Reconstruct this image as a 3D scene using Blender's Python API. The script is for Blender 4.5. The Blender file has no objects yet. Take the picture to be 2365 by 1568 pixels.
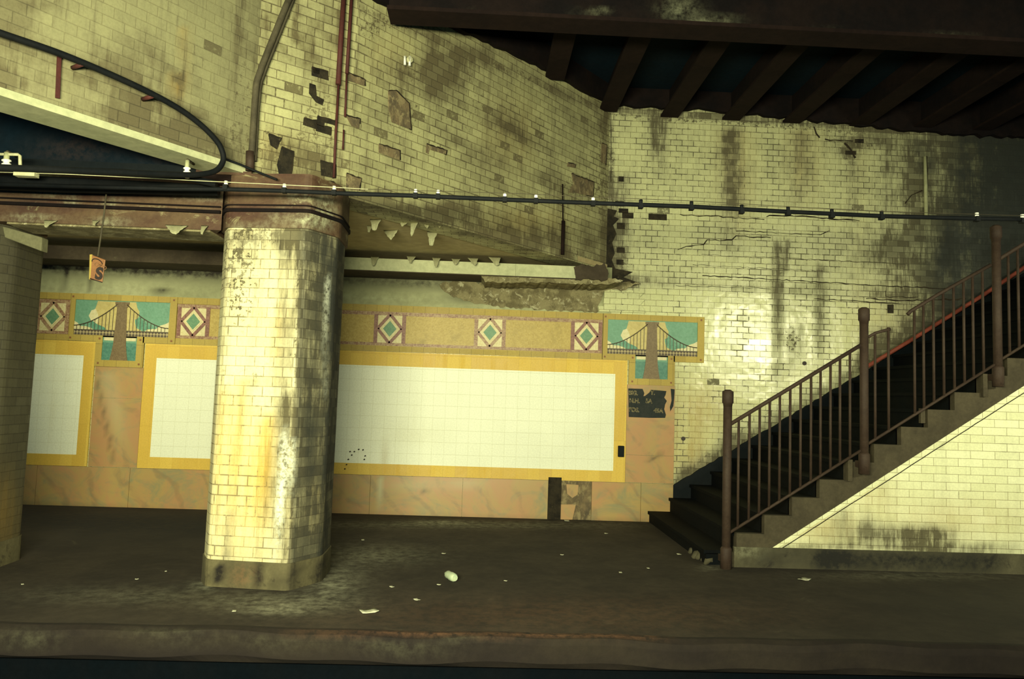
import bpy, math, random
import numpy as np
from mathutils import Vector, Matrix
random.seed(7); rng = np.random.default_rng(7)
scene = bpy.context.scene
COL = scene.collection

# ------------------------------------------------------------------ camera
F = 1750.0; YAW, PITCH, ROLL = 0.037, 0.0768, 0.0336
CAM = Vector((0, 0, 1.5))
FW = Vector((math.sin(YAW)*math.cos(PITCH), math.cos(YAW)*math.cos(PITCH), math.sin(PITCH)))
_r0 = Vector((math.cos(YAW), -math.sin(YAW), 0)); _u0 = _r0.cross(FW)
XC = math.cos(ROLL)*_r0 + math.sin(ROLL)*_u0
YC = -math.sin(ROLL)*_r0 + math.cos(ROLL)*_u0
cd = bpy.data.cameras.new('camera'); cam = bpy.data.objects.new('camera', cd); COL.objects.link(cam)
cd.sensor_width = 36.0; cd.lens = F/2365*36.0; cd.clip_start = 0.05
cam.matrix_world = Matrix(((XC.x, YC.x, -FW.x, CAM.x), (XC.y, YC.y, -FW.y, CAM.y), (XC.z, YC.z, -FW.z, CAM.z), (0, 0, 0, 1)))
scene.camera = cam

# ------------------------------------------------------------------ world, exposure, lights
scene.view_settings.view_transform = 'Standard'; scene.view_settings.look = 'None'
scene.view_settings.exposure = -0.08; scene.view_settings.gamma = 1.0
world = bpy.data.worlds.new('world'); scene.world = world; world.use_nodes = True
world.node_tree.nodes['Background'].inputs[0].default_value = (0.10, 0.40, 0.62, 1)
world.node_tree.nodes['Background'].inputs[1].default_value = 0.18

def area(name, loc, target, sx, sy, power, color, spread=180):
    l = bpy.data.lights.new(name, 'AREA'); l.shape = 'RECTANGLE'; l.size = sx; l.size_y = sy
    l.energy = power; l.color = color; l.spread = math.radians(spread)
    o = bpy.data.objects.new(name, l); COL.objects.link(o); o.location = loc
    o.rotation_euler = (Vector(target) - Vector(loc)).to_track_quat('-Z', 'Y').to_euler()
    return o
def spot(name, loc, target, power, color, angle, blend, radius):
    l = bpy.data.lights.new(name, 'SPOT'); l.energy = power; l.color = color
    l.spot_size = math.radians(angle); l.spot_blend = blend; l.shadow_soft_size = radius
    o = bpy.data.objects.new(name, l); COL.objects.link(o); o.location = loc
    o.rotation_euler = (Vector(target) - Vector(loc)).to_track_quat('-Z', 'Y').to_euler()
    return o
WARM = (1.0, 0.97, 0.62); GREEN = (0.95, 1.0, 0.55)
area('lamp_track_side', (-1.0, -0.4, 2.0), (-0.8, 9.0, 1.5), 2.6, 0.5, 900, WARM, 170)
area('lamp_stairs', (7.0, 0.2, 3.1), (4.6, 9.0, 1.6), 1.3, 0.13, 52, WARM, 60)
area('fill_bay', (-4.4, 7.3, 3.12), (-5.0, 9.6, 1.4), 1.2, 0.1, 26, WARM, 150)  # added fill: brightens the left tile panel
area('lamp_high', (-1.0, 0.2, 3.2), (-0.2, 7.5, 3.6), 2.4, 0.3, 45, GREEN, 140)

# ------------------------------------------------------------------ pixel -> world and back
def ray(px, py): return FW + (px-1182.5)/F*XC - (py-784)/F*YC
def onplane(px, py, p0, n):
    d = ray(px, py); n = Vector(n); return CAM + d*((Vector(p0)-CAM).dot(n)/d.dot(n))
def atY(px, py, y): return onplane(px, py, (0, y, 0), (0, 1, 0))
def atZ(px, py, z): return onplane(px, py, (0, 0, z), (0, 0, 1))
def project(V):
    V = np.asarray(V, float) - np.array(CAM)
    w = V @ np.array(FW)
    return 1182.5 + F*(V @ np.array(XC))/w, 784 - F*(V @ np.array(YC))/w

# ------------------------------------------------------------------ objects
def tag(o, label=None, cat=None, group=None, kind=None):
    if label: o['label'] = label
    if cat: o['category'] = cat
    if group: o['group'] = group
    if kind: o['kind'] = kind
    return o
def thing(name, label, cat, loc=(0, 0, 0), group=None):
    o = bpy.data.objects.new(name, None); COL.objects.link(o); o.location = loc
    o.empty_display_size = 0.1
    return tag(o, label, cat, group)
class MB:
    def __init__(s): s.v = []; s.f = []; s.sm = []; s.attr = None
    def add(s, vs, fs, smooth=False):
        b = len(s.v); s.v += [tuple(p) for p in vs]; s.f += [tuple(i+b for i in f) for f in fs]; s.sm += [smooth]*len(fs); return s
    def box(s, a, b):
        x0, y0, z0 = a; x1, y1, z1 = b
        return s.add([(x0,y0,z0),(x1,y0,z0),(x1,y1,z0),(x0,y1,z0),(x0,y0,z1),(x1,y0,z1),(x1,y1,z1),(x0,y1,z1)],
                     [(0,3,2,1),(4,5,6,7),(0,1,5,4),(1,2,6,5),(2,3,7,6),(3,0,4,7)])
    def prism(s, poly, ext):
        n = len(poly); e = Vector(ext); P = [Vector(p) for p in poly]; Q = [p+e for p in P]
        return s.add(P+Q, [tuple(range(n)), tuple(range(2*n-1, n-1, -1))] + [(i, i+n, (i+1) % n+n, (i+1) % n) for i in range(n)])
    def grid(s, o, u, v, nu, nv):
        o = Vector(o); u = Vector(u); v = Vector(v)
        return s.add([o+u*(i/nu)+v*(j/nv) for j in range(nv+1) for i in range(nu+1)],
                     [(j*(nu+1)+i, j*(nu+1)+i+1, (j+1)*(nu+1)+i+1, (j+1)*(nu+1)+i) for j in range(nv) for i in range(nu)])
    def tube(s, pts, r, seg=10, caps=True):
        P = [Vector(p) for p in pts]; n = len(P); R = r if hasattr(r, '__len__') else [r]*n; vs = []; up = None
        for i, p in enumerate(P):
            t = (P[min(i+1, n-1)]-P[max(i-1, 0)]).normalized()
            if up is None: up = t.orthogonal().normalized()
            a = (up - t*up.dot(t)).normalized(); up = a; b = t.cross(a)
            vs += [p+(a*math.cos(q)+b*math.sin(q))*R[i] for q in [2*math.pi*k/seg for k in range(seg)]]
        fs = [(i*seg+k, i*seg+(k+1) % seg, (i+1)*seg+(k+1) % seg, (i+1)*seg+k) for i in range(n-1) for k in range(seg)]
        s.add(vs, fs, True)
        if caps:
            b = len(s.v)-len(vs); s.f += [tuple(b+k for k in range(seg-1, -1, -1)), tuple(b+(n-1)*seg+k for k in range(seg))]; s.sm += [False, False]
        return s
    def strip(s, pts, w, n):           # thin raised band along a path lying on a wall with normal n
        P = [Vector(p) for p in pts]; n = Vector(n).normalized(); vs = []; W = w if hasattr(w, '__len__') else [w]*len(P)
        for i, p in enumerate(P):
            t = (P[min(i+1, len(P)-1)]-P[max(i-1, 0)]).normalized(); a = t.cross(n).normalized()
            vs += [p+a*W[i]/2, p-a*W[i]/2]
        m = len(P); h = n*0.004
        vs2 = [Vector(v)+h for v in vs]
        fs = []
        for i in range(m-1):
            a, b, c, d = 2*i, 2*i+1, 2*i+3, 2*i+2; k = 2*m
            fs += [(a+k, b+k, c+k, d+k), (a, a+k, d+k, d), (b, c, c+k, b+k)]
        return s.add(vs+vs2, fs)
    def build(s, name, mat, parent=None, bevel=0, stains=None, jitter=0):
        off = Vector(parent_origin(parent)) if parent else Vector((0, 0, 0))
        V = np.array(s.v, float)
        me = bpy.data.meshes.new(name)
        me.from_pydata((V-np.array(off)).tolist(), [], s.f); me.update()
        me.polygons.foreach_set('use_smooth', s.sm)
        uvl = me.uv_layers.new(name='UVMap')
        N = np.zeros((len(s.f), 3)); me.polygons.foreach_get('normal', N.ravel()) if False else None
        L = len(me.loops); li = np.zeros(L, int); me.loops.foreach_get('vertex_index', li)
        uv = np.zeros((L, 2))
        for p in me.polygons:
            n = p.normal; ids = li[p.loop_start:p.loop_start+p.loop_total]; Q = V[ids]
            if abs(n.z) > 0.8: uv[p.loop_start:p.loop_start+p.loop_total] = Q[:, :2]
            else:
                t = np.array((-n.y, n.x, 0.0)); t /= np.linalg.norm(t)
                uv[p.loop_start:p.loop_start+p.loop_total, 0] = Q @ t; uv[p.loop_start:p.loop_start+p.loop_total, 1] = Q[:, 2]
        uvl.data.foreach_set('uv', uv.ravel())
        if stains:
            X, Y = project(V)
            for an, lst in stains.items():
                A = me.attributes.new(an, 'FLOAT', 'POINT'); A.data.foreach_set('value', stain(X, Y, lst).astype(np.float32))
        if mat: me.materials.append(mat)
        o = bpy.data.objects.new(name, me); COL.objects.link(o)
        if parent: o.parent = parent
        if bevel:
            m = o.modifiers.new('bevel', 'BEVEL'); m.width = bevel; m.segments = 2; m.limit_method = 'ANGLE'
        return o
def parent_origin(p):
    v = Vector((0, 0, 0))
    while p: v += p.location; p = p.parent
    return v
def stain(X, Y, lst):
    out = np.zeros(len(X))
    for k in lst:
        if k[0] == 'b':       # blob cx cy rx ry strength
            _, cx, cy, rx, ry, a = k; out += a*np.exp(-(((X-cx)/rx)**2+((Y-cy)/ry)**2))
        elif k[0] == 'd':     # drip: x at top, y0, x at foot, y1, half width, strength
            _, x0, y0, x1, y1, w, a = k; t = (Y-y0)/(y1-y0); xc = x0+(x1-x0)*t
            out += a*np.exp(-((X-xc)/w)**2)*np.clip((t+0.05)/0.08, 0, 1)*np.clip((1.05-t)/0.6, 0, 1)
        elif k[0] == 'l':     # line x0 y0 x1 y1 half width strength
            _, x0, y0, x1, y1, w, a = k; dx, dy = x1-x0, y1-y0; L = math.hypot(dx, dy)
            t = ((X-x0)*dx+(Y-y0)*dy)/L/L; d = ((X-x0)*dy-(Y-y0)*dx)/L
            out += a*np.exp(-(d/w)**2)*np.clip(t*12+1, 0, 1)*np.clip((1-t)*12+1, 0, 1)
        elif k[0] == 'h':     # everything to one side of a line: x0 y0 x1 y1 softness strength (right-hand side of travel)
            _, x0, y0, x1, y1, w, a = k; dx, dy = x1-x0, y1-y0; L = math.hypot(dx, dy)
            d = ((X-x0)*dy-(Y-y0)*dx)/L; out += a*(1/(1+np.exp(-np.clip(d/w, -30, 30))))
    return np.clip(out, 0, 1.5)

# ------------------------------------------------------------------ materials
class NT:
    def __init__(s, name):
        s.m = bpy.data.materials.new(name); s.m.use_nodes = True; s.t = s.m.node_tree; s.b = s.t.nodes['Principled BSDF']
        s.uv = s.n('ShaderNodeUVMap'); s.uv.uv_map = 'UVMap'; s.tc = s.n('ShaderNodeTexCoord')
    def n(s, t, **k):
        x = s.t.nodes.new(t)
        for a, b in k.items(): setattr(x, a, b)
        return x
    def set(s, sock, v):
        if isinstance(v, bpy.types.NodeSocket): s.t.links.new(v, sock)
        elif isinstance(v, (tuple, list)) and len(v) == 3 and sock.type == 'RGBA': sock.default_value = (*v, 1)
        else: sock.default_value = v
    def math(s, op, a, b=0.0, clamp=False):
        x = s.n('ShaderNodeMath', operation=op, use_clamp=clamp); s.set(x.inputs[0], a); s.set(x.inputs[1], b); return x.outputs[0]
    def mix(s, f, a, b, mode='MIX'):
        x = s.n('ShaderNodeMix', data_type='RGBA', blend_type=mode, clamp_factor=True); s.set(x.inputs[0], f); s.set(x.inputs[6], a); s.set(x.inputs[7], b); return x.outputs[2]
    def noise(s, scale, detail=4, rough=.6, vec=None, stretch=None, dist=0.0):
        v = vec or s.tc.outputs['Object']
        if stretch:
            mp = s.n('ShaderNodeMapping'); s.set(mp.inputs[0], v); mp.inputs['Scale'].default_value = stretch; v = mp.outputs[0]
        x = s.n('ShaderNodeTexNoise'); s.set(x.inputs['Vector'], v); x.inputs['Scale'].default_value = scale
        x.inputs['Detail'].default_value = detail; x.inputs['Roughness'].default_value = rough; x.inputs['Distortion'].default_value = dist
        return x.outputs['Fac']
    def ramp(s, v, lo, hi, a=0.0, b=1.0):
        x = s.n('ShaderNodeMapRange', interpolation_type='SMOOTHSTEP'); s.set(x.inputs['Value'], v)
        for k, q in zip(('From Min', 'From Max', 'To Min', 'To Max'), (lo, hi, a, b)): x.inputs[k].default_value = q
        return x.outputs[0]
    def attr(s, name): x = s.n('ShaderNodeAttribute'); x.attribute_name = name; return x.outputs['Fac']
    def bump(s, h, strength=.5, dist=.01, prev=None):
        x = s.n('ShaderNodeBump'); s.set(x.inputs['Height'], h); x.inputs['Strength'].default_value = strength; x.inputs['Distance'].default_value = dist
        if prev: s.set(x.inputs['Normal'], prev)
        return x.outputs[0]
    def brick(s, w, h, m, c1, c2, cm, off=.5):
        x = s.n('ShaderNodeTexBrick'); x.offset = off; s.set(x.inputs['Vector'], s.uv.outputs[0]); s.set(x.inputs['Color1'], c1); s.set(x.inputs['Color2'], c2); s.set(x.inputs['Mortar'], cm)
        x.inputs['Scale'].default_value = 1; x.inputs['Mortar Size'].default_value = m; x.inputs['Mortar Smooth'].default_value = .25; x.inputs['Bias'].default_value = 0
        x.inputs['Brick Width'].default_value = w; x.inputs['Row Height'].default_value = h
        return x
    def out(s, color, rough=.6, normal=None, spec=None, metal=0.0):
        s.set(s.b.inputs['Base Color'], color); s.set(s.b.inputs['Roughness'], rough); s.b.inputs['Metallic'].default_value = metal
        if normal is not None: s.set(s.b.inputs['Normal'], normal)
        if spec is not None: s.set(s.b.inputs['Specular IOR Level'], spec)
        return s.m

def tile_mat(name, c1, c2, mortar, bw=.152, bh=.0762, ms=.0035, grime_shade=(.10, .085, .045), amt=.25, streak=.3, rough=.3, off=.5, missing=0.0, rust=(.36, .22, .04), fine=.25, wave=.35, blot=(.45, .75), rv=.12, joint=0.0, jt=(.50, .66)):
    k = NT(name)
    br = k.brick(bw, bh, ms, c1, c2, mortar, off)
    rnd = k.brick(bw, bh, 0.0, (0, 0, 0), (1, 1, 1), (.5, .5, .5), off)
    nA = k.noise(1.3, 6, .65); nB = k.noise(1.0, 5, .65, stretch=(9, 9, .7)); nB2 = k.noise(1.0, 6, .7, stretch=(26, 26, 3.5)); nC = k.noise(24, 6, .72); nD = k.noise(60, 3, .6); nE = k.noise(2.6, 5, .65)
    ga = k.attr('grime_shade')
    mod = k.math('ADD', k.math('MULTIPLY', k.ramp(nB2, .3, .7), .7), k.math('MULTIPLY', k.ramp(nE, .3, .7), .6))
    g = k.math('MULTIPLY', k.math('SUBTRACT', ga, .04, True), k.math('ADD', mod, .35))
    g = k.math('ADD', g, k.math('MULTIPLY', k.ramp(nA, *blot), amt))
    g = k.math('ADD', g, k.math('MULTIPLY', k.math('ADD', k.ramp(nB, .5, .75), k.math('MULTIPLY', k.ramp(nB2, .52, .78), .6)), streak))
    g = k.math('ADD', g, k.math('MULTIPLY', k.ramp(nC, .58, .78), k.math('MULTIPLY', k.ramp(nE, .45, .7), fine)), True)
    sp = k.attr('speck')
    g = k.math('MAXIMUM', g, k.math('MULTIPLY', k.ramp(k.math('ADD', nC, k.math('MULTIPLY', sp, .16)), .60, .68), k.math('MINIMUM', k.math('MULTIPLY', sp, 2.0), .95)))
    if joint:
        jw = k.brick(bw, bh, ms*3.2, (0, 0, 0), (0, 0, 0), (1, 1, 1), off); jw.inputs['Mortar Smooth'].default_value = .6
        jd = k.math('MULTIPLY', jw.outputs['Fac'], k.ramp(k.math('ADD', nE, k.math('ADD', k.math('MULTIPLY', ga, .22), k.math('MULTIPLY', k.math('SUBTRACT', nC, .5), .5))), *jt))
        g = k.math('MAXIMUM', g, k.math('MULTIPLY', jd, joint))
    if missing:
        mz = k.math('MULTIPLY', k.math('GREATER_THAN', rnd.outputs['Color'], 1-missing), k.ramp(nC, .3, .5))
        g = k.math('MAXIMUM', g, k.math('MULTIPLY', mz, .8))
    c = k.mix(k.math('MULTIPLY', k.attr('rust'), k.ramp(nB, .3, .7, .5, 1.1), True), br.outputs['Color'], rust)
    g = k.math('MULTIPLY', g, k.math('ADD', k.math('MULTIPLY', rnd.outputs['Color'], .3), .82), True)
    c = k.mix(k.math('MULTIPLY', g, .94), c, k.mix(br.outputs['Fac'], grime_shade, tuple(x*.5 for x in grime_shade)))
    so = k.math('MULTIPLY', k.attr('soot_shade'), k.math('ADD', k.math('MULTIPLY', k.ramp(nE, .3, .7), .5), k.math('ADD', k.math('MULTIPLY', k.ramp(nB, .35, .65), .25), .55)), True)
    c = k.mix(k.math('MULTIPLY', so, .95), c, (.018, .021, .017))
    c = k.mix(k.math('MULTIPLY', k.attr('pale'), k.ramp(nC, .35, .6), True), c, (.72, .76, .60))
    c = k.mix(.35, c, k.mix(k.ramp(nD, .3, .7), (.75, .75, .75), (1.1, 1.1, 1.1)), 'MULTIPLY')
    r = k.math('ADD', k.math('MULTIPLY', g, .55), k.math('ADD', rough, k.math('MULTIPLY', rnd.outputs['Color'], rv)), True)
    b = k.bump(k.math('MULTIPLY', br.outputs['Fac'], -1.0), .5, .004)
    b = k.bump(k.noise(5.5, 2, .5), wave, .02, b)
    b = k.bump(nC, .25, .004, b)
    return k.out(c, r, b, .5)
def rough_mat(name, c1, c2, c3=None, scale=3, rough=.85, lo=.35, hi=.65, bump=.4, stretch=None, t3=(.6, .72), spec=.3, bd=.01, grime_shade=(.03, .025, .018), pale=(.42, .44, .28)):
    k = NT(name); n1 = k.noise(scale, 7, .65, stretch=stretch); n2 = k.noise(scale*7, 5, .7)
    c = k.mix(k.ramp(n1, lo, hi), c1, c2)
    if c3: c = k.mix(k.ramp(k.noise(scale*1.7, 8, .7, stretch=stretch, dist=.6), *t3), c, c3)
    c = k.mix(k.math('MULTIPLY', k.attr('grime_shade'), k.ramp(n2, .25, .7, .5, 1.2), True), c, grime_shade)
    c = k.mix(k.math('MULTIPLY', k.attr('pale'), k.ramp(n2, .25, .75), True), c, pale)
    c = k.mix(k.math('MULTIPLY', k.attr('rust'), k.ramp(n2, .3, .6), True), c, (.16, .075, .035))
    c = k.mix(.4, c, k.mix(k.ramp(n2, .3, .7), (.6, .6, .6), (1.2, 1.2, 1.2)), 'MULTIPLY')
    return k.out(c, rough, k.bump(k.math('ADD', n1, k.math('MULTIPLY', n2, .4)), bump, bd), spec)

M = {}
M['wall'] = tile_mat('cream_glazed_tile', (.63, .64, .36), (.56, .57, .315), (.25, .23, .115), amt=.06, streak=.14, rough=.13, missing=.003, fine=.15, grime_shade=(.065, .054, .026), ms=.0028, joint=.9, jt=(.50, .64))
M['upper'] = tile_mat('sooty_cream_tile', (.47, .46, .235), (.36, .35, .175), (.19, .165, .08), amt=.60, streak=.50, rough=.5, missing=.02, fine=.5, grime_shade=(.10, .08, .038), blot=(.42, .70), wave=.15, joint=.8, jt=(.46, .62))
M['upper_left'] = tile_mat('sooty_cream_tile_streaked', (.285, .275, .145), (.24, .23, .12), (.22, .205, .105), amt=.75, streak=.85, rough=.6, missing=.01, fine=.8, grime_shade=(.10, .083, .042), blot=(.44, .64), wave=.1, joint=.55, jt=(.54, .66))
M['column'] = tile_mat('stained_column_tile', (.80, .76, .46), (.68, .62, .34), (.40, .33, .17), amt=.14, streak=.50, rough=.34, missing=.004, fine=.8, grime_shade=(.065, .054, .026), rust=(.56, .37, .065), ms=.0026, joint=.62, jt=(.46, .62))
M['stairtile'] = tile_mat('stair_wall_tile', (.74, .75, .48), (.66, .67, .40), (.30, .27, .14), bw=.24, amt=.12, streak=.16, rough=.5, fine=.1, grime_shade=(.06, .05, .025), ms=.0024, joint=.35, jt=(.55, .70))
M['white'] = tile_mat('white_panel_tile', (.80, .83, .66), (.785, .815, .645), (.66, .66, .46), bw=.152, bh=.152, off=0, amt=.04, streak=.05, rough=.5, fine=.02, ms=.0013, grime_shade=(.60, .56, .34), wave=.03, rv=.0)
M['yellow'] = tile_mat('yellow_border_tile', (.60, .39, .055), (.71, .50, .085), (.58, .38, .055), bw=.152, bh=1.0, off=0, amt=.18, streak=.3, rough=.5, fine=.1, ms=.0012, grime_shade=(.60, .35, .045))
M['olive'] = tile_mat('olive_frame_tile', (.36, .26, .05), (.44, .33, .075), (.14, .10, .03), bw=.152, bh=1.0, off=0, amt=.15, streak=.1, rough=.55, fine=.15, ms=.0015, grime_shade=(.26, .18, .045))
M['floor'] = rough_mat('dirty_asphalt', (.033, .0275, .0215), (.050, .041, .030), (.070, .060, .042), 1.6, .9, bump=.5, spec=.2, pale=(.30, .30, .21), grime_shade=(.008, .010, .013))
M['edge'] = rough_mat('worn_platform_edge', (.011, .0075, .006), (.019, .014, .009), (.05, .043, .026), 2.4, .9, bump=.7, stretch=(.6, 1, 1), t3=(.68, .82), pale=(.085, .085, .05), grime_shade=(.008, .005, .005))
M['trench'] = rough_mat('black_track_bed', (.0012, .003, .0048), (.0022, .0035, .005), None, 3, spec=.05)
M['dark'] = rough_mat('sooty_ceiling', (.0028, .0105, .0185), (.0045, .0105, .0165), (.022, .019, .014), 2.2, .9, t3=(.74, .84), bump=.6, spec=.1)
M['steel'] = rough_mat('rusty_brown_steel', (.011, .0066, .0062), (.016, .0092, .0078), (.035, .028, .018), 2.0, .9, t3=(.68, .78), bump=.5, spec=.1)
M['steeldk'] = rough_mat('dark_rusty_steel', (.006, .0048, .0055), (.011, .0070, .0066), (.025, .02, .013), 2.5, .9, t3=(.68, .78), bump=.5, spec=.1)
M['girder'] = rough_mat('peeling_maroon_paint', (.060, .027, .017), (.105, .066, .034), (.24, .21, .11), 3.2, .7, t3=(.57, .68), bump=.8, stretch=(.7, 1, 1.6))
M['plaster'] = rough_mat('pale_green_plaster', (.30, .31, .17), (.38, .39, .22), (.22, .19, .11), 1.5, .8, t3=(.60, .78), bump=.3, stretch=(.5, 1, 1.2))
M['plasterb'] = rough_mat('crumbling_plaster', (.17, .145, .075), (.30, .265, .14), (.48, .45, .28), 7, .9, lo=.42, hi=.58, t3=(.56, .63), bump=1.0, bd=.04)
M['soffit'] = rough_mat('peeling_ceiling_paint', (.38, .31, .16), (.43, .36, .19), (.50, .43, .24), 1.2, .8, t3=(.62, .7), bump=.3)
M['palepaint'] = rough_mat('pale_painted_soffit', (.40, .42, .25), (.47, .48, .29), (.20, .18, .10), 2.0, .7, t3=(.66, .8), bump=.3)
M['flake'] = rough_mat('curled_paint', (.36, .36, .22), (.29, .28, .16), None, 8, .6)
M['concrete'] = rough_mat('stair_concrete', (.045, .037, .022), (.064, .053, .031), (.033, .028, .018), 4, .9, bump=.4)
M['cement'] = rough_mat('grey_cement', (.055, .050, .029), (.085, .077, .045), (.028, .024, .016), 3, .9, t3=(.55, .7), bump=.5, grime_shade=(.012, .012, .010))
M['footcement'] = rough_mat('streaked_foot_cement', (.085, .075, .038), (.12, .105, .053), (.05, .043, .024), 4, .9, t3=(.55, .7), bump=.5, grime_shade=(.012, .010, .008))
M['ledge'] = rough_mat('sooty_brown_ledge', (.040, .030, .019), (.062, .048, .03), (.10, .09, .05), 3, .9, t3=(.62, .75), bump=.5)
M['beamend'] = rough_mat('dull_beam_plaster', (.125, .12, .066), (.16, .155, .085), None, 4, .9)
M['tread'] = rough_mat('blackened_tread', (.0018, .0034, .0045), (.0035, .0042, .0045), (.012, .010, .007), 5, .8, t3=(.66, .78), spec=.1)
M['dado'] = rough_mat('black_dado_paint', (.0035, .0065, .009), (.006, .0085, .010), (.016, .014, .010), 3, .7, t3=(.70, .8), bump=.2, spec=.15)
M['iron'] = rough_mat('brown_iron_paint', (.034, .020, .0135), (.046, .029, .019), (.022, .013, .009), 9, .7, bump=.3)
M['red'] = rough_mat('red_handrail_paint', (.30, .07, .045), (.24, .055, .035), (.10, .03, .02), 9, .6)
M['redpipe'] = rough_mat('dark_red_pipe_paint', (.075, .018, .015), (.055, .016, .014), (.04, .018, .015), 6, .7)
M['pipe'] = rough_mat('grimy_conduit', (.05, .042, .026), (.085, .073, .044), (.025, .022, .016), 5, .8)
M['cable'] = rough_mat('black_rubber_cable', (.004, .0055, .007), (.007, .008, .009), None, 6, .7, bump=.1, spec=.15)
M['wire'] = rough_mat('pale_wire', (.55, .54, .33), (.45, .44, .27), None, 9, .5)
M['porcelain'] = rough_mat('white_porcelain', (.85, .85, .78), (.8, .8, .72), None, 9, .15, bump=0)
M['sign'] = rough_mat('orange_tan_sign', (.25, .115, .045), (.22, .10, .042), (.19, .13, .045), 12, .5, bump=.1)
M['ink'] = rough_mat('black_sign_ink', (.02, .012, .01), (.03, .02, .015), None, 9, .6, bump=0)
M['inkfade'] = rough_mat('faded_brown_ink', (.20, .10, .04), (.16, .08, .035), None, 9, .6, bump=0)
M['black'] = rough_mat('black_stencil_paint', (.012, .018, .018), (.022, .026, .024), None, 9, .7, bump=0)
M['letters'] = rough_mat('tan_stencil_letters', (.24, .20, .10), (.15, .125, .065), (.02, .022, .02), 40, .7, t3=(.48, .6), bump=0)
M['exposed'] = rough_mat('exposed_mortar', (.012, .010, .007), (.035, .028, .016), (.085, .07, .035), 9, .95, t3=(.6, .7), bump=1.0, bd=.02)
M['crack_shade'] = rough_mat('crack_dirt_shade', (.014, .010, .006), (.03, .022, .011), None, 9, .95)
M['paper'] = rough_mat('pale_litter_paper', (.62, .62, .45), (.5, .5, .36), None, 30, .8)
M['bottle'] = rough_mat('cloudy_green_plastic', (.42, .52, .36), (.52, .58, .38), (.28, .38, .24), 30, .35)
M['patch'] = rough_mat('bare_wall_patch', (.20, .15, .08), (.10, .08, .05), (.26, .21, .11), 7, .9, t3=(.5, .6), bump=.8, stretch=(1, 1, .6))
# mosaics
def mosaic_mat(name, c1, c2, scale=55, amt=.5):
    k = NT(name); v = k.n('ShaderNodeTexVoronoi'); k.set(v.inputs['Vector'], k.tc.outputs['Object']); v.inputs['Scale'].default_value = scale
    s = k.n('ShaderNodeSeparateColor'); k.set(s.inputs[0], v.outputs['Color'])
    c = k.mix(s.outputs[0], c1, c2); c = k.mix(k.math('MULTIPLY', k.ramp(k.noise(4, 5, .7), .5, .75), amt), c, tuple(x*.6 for x in c1))
    return k.out(c, .5, k.bump(v.outputs['Distance'], .3, .003))
M['m_gold'] = mosaic_mat('gold_mosaic', (.38, .27, .055), (.47, .35, .09))
M['m_red'] = mosaic_mat('maroon_mosaic', (.17, .065, .05), (.27, .13, .09), 60)
M['m_redw'] = mosaic_mat('worn_maroon_mosaic', (.22, .10, .06), (.40, .28, .15), 60)
M['m_cream'] = mosaic_mat('cream_mosaic', (.68, .62, .36), (.58, .50, .24))
M['m_green'] = mosaic_mat('green_mosaic', (.09, .22, .12), (.14, .28, .15))
M['m_sky'] = mosaic_mat('turquoise_sky_mosaic', (.125, .29, .19), (.155, .33, .23), 45, .4)
M['m_sky2'] = mosaic_mat('deep_teal_mosaic', (.07, .22, .15), (.12, .30, .20), 45, .4)
M['m_water'] = mosaic_mat('dark_teal_water_mosaic', (.05, .17, .13), (.09, .24, .18), 45, .4)
M['m_cloud'] = mosaic_mat('ochre_cloud_mosaic', (.46, .37, .13), (.54, .45, .18), 45, .4)
M['m_cloudp'] = mosaic_mat('pale_cloud_mosaic', (.60, .55, .30), (.68, .62, .38), 45, .4)
M['m_stone'] = mosaic_mat('brown_tower_mosaic', (.14, .095, .045), (.19, .135, .065), 70, .5)
M['m_dark'] = mosaic_mat('dark_line_mosaic', (.05, .04, .022), (.08, .06, .035), 70, .4)
def lattice_mat():
    k = NT('bridge_truss_mosaic'); w = k.n('ShaderNodeTexChecker'); mp = k.n('ShaderNodeMapping'); k.set(mp.inputs[0], k.uv.outputs[0])
    mp.inputs['Rotation'].default_value = (0, 0, math.radians(45)); k.set(w.inputs['Vector'], mp.outputs[0]); w.inputs['Scale'].default_value = 36
    c = k.mix(w.outputs['Fac'], (.08, .06, .04), (.38, .31, .16)); return k.out(c, .6)
M['m_truss'] = lattice_mat()
def marble_mat(name, c1, c2, c3):
    k = NT(name); n = k.noise(1.7, 6, .65, dist=1.2); n2 = k.noise(1.9, 7, .7, stretch=(1, 1, 1.5), dist=1.5)
    c = k.mix(k.ramp(n, .35, .65), c1, c2); c = k.mix(k.ramp(n2, .46, .72), c, c3)
    w = k.n('ShaderNodeTexWave'); mp = k.n('ShaderNodeMapping'); k.set(mp.inputs[0], k.tc.outputs['Object']); mp.inputs['Rotation'].default_value = (0, math.radians(35), 0); k.set(w.inputs['Vector'], mp.outputs[0])
    w.inputs['Scale'].default_value = .9; w.inputs['Distortion'].default_value = 9; w.inputs['Detail'].default_value = 4
    c = k.mix(k.math('MULTIPLY', k.math('MULTIPLY', k.ramp(w.outputs['Fac'], .86, 1.0), k.ramp(n2, .35, .6)), .45), c, (.24, .16, .08))
    c = k.mix(k.math('MULTIPLY', k.attr('grime_shade'), k.ramp(k.noise(9, 5), .3, .7, .6, 1.1), True), c, (.10, .07, .035))
    c = k.mix(k.attr('pale'), c, (.44, .40, .22))
    return k.out(c, .38)
M['marble'] = marble_mat('pink_marble', (.43, .235, .105), (.39, .275, .10), (.25, .235, .12))

def skin(px_pts, y): return [atY(a, b, y) for a, b in px_pts]

# ================================================================== SETTING
D = 9.645
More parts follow.
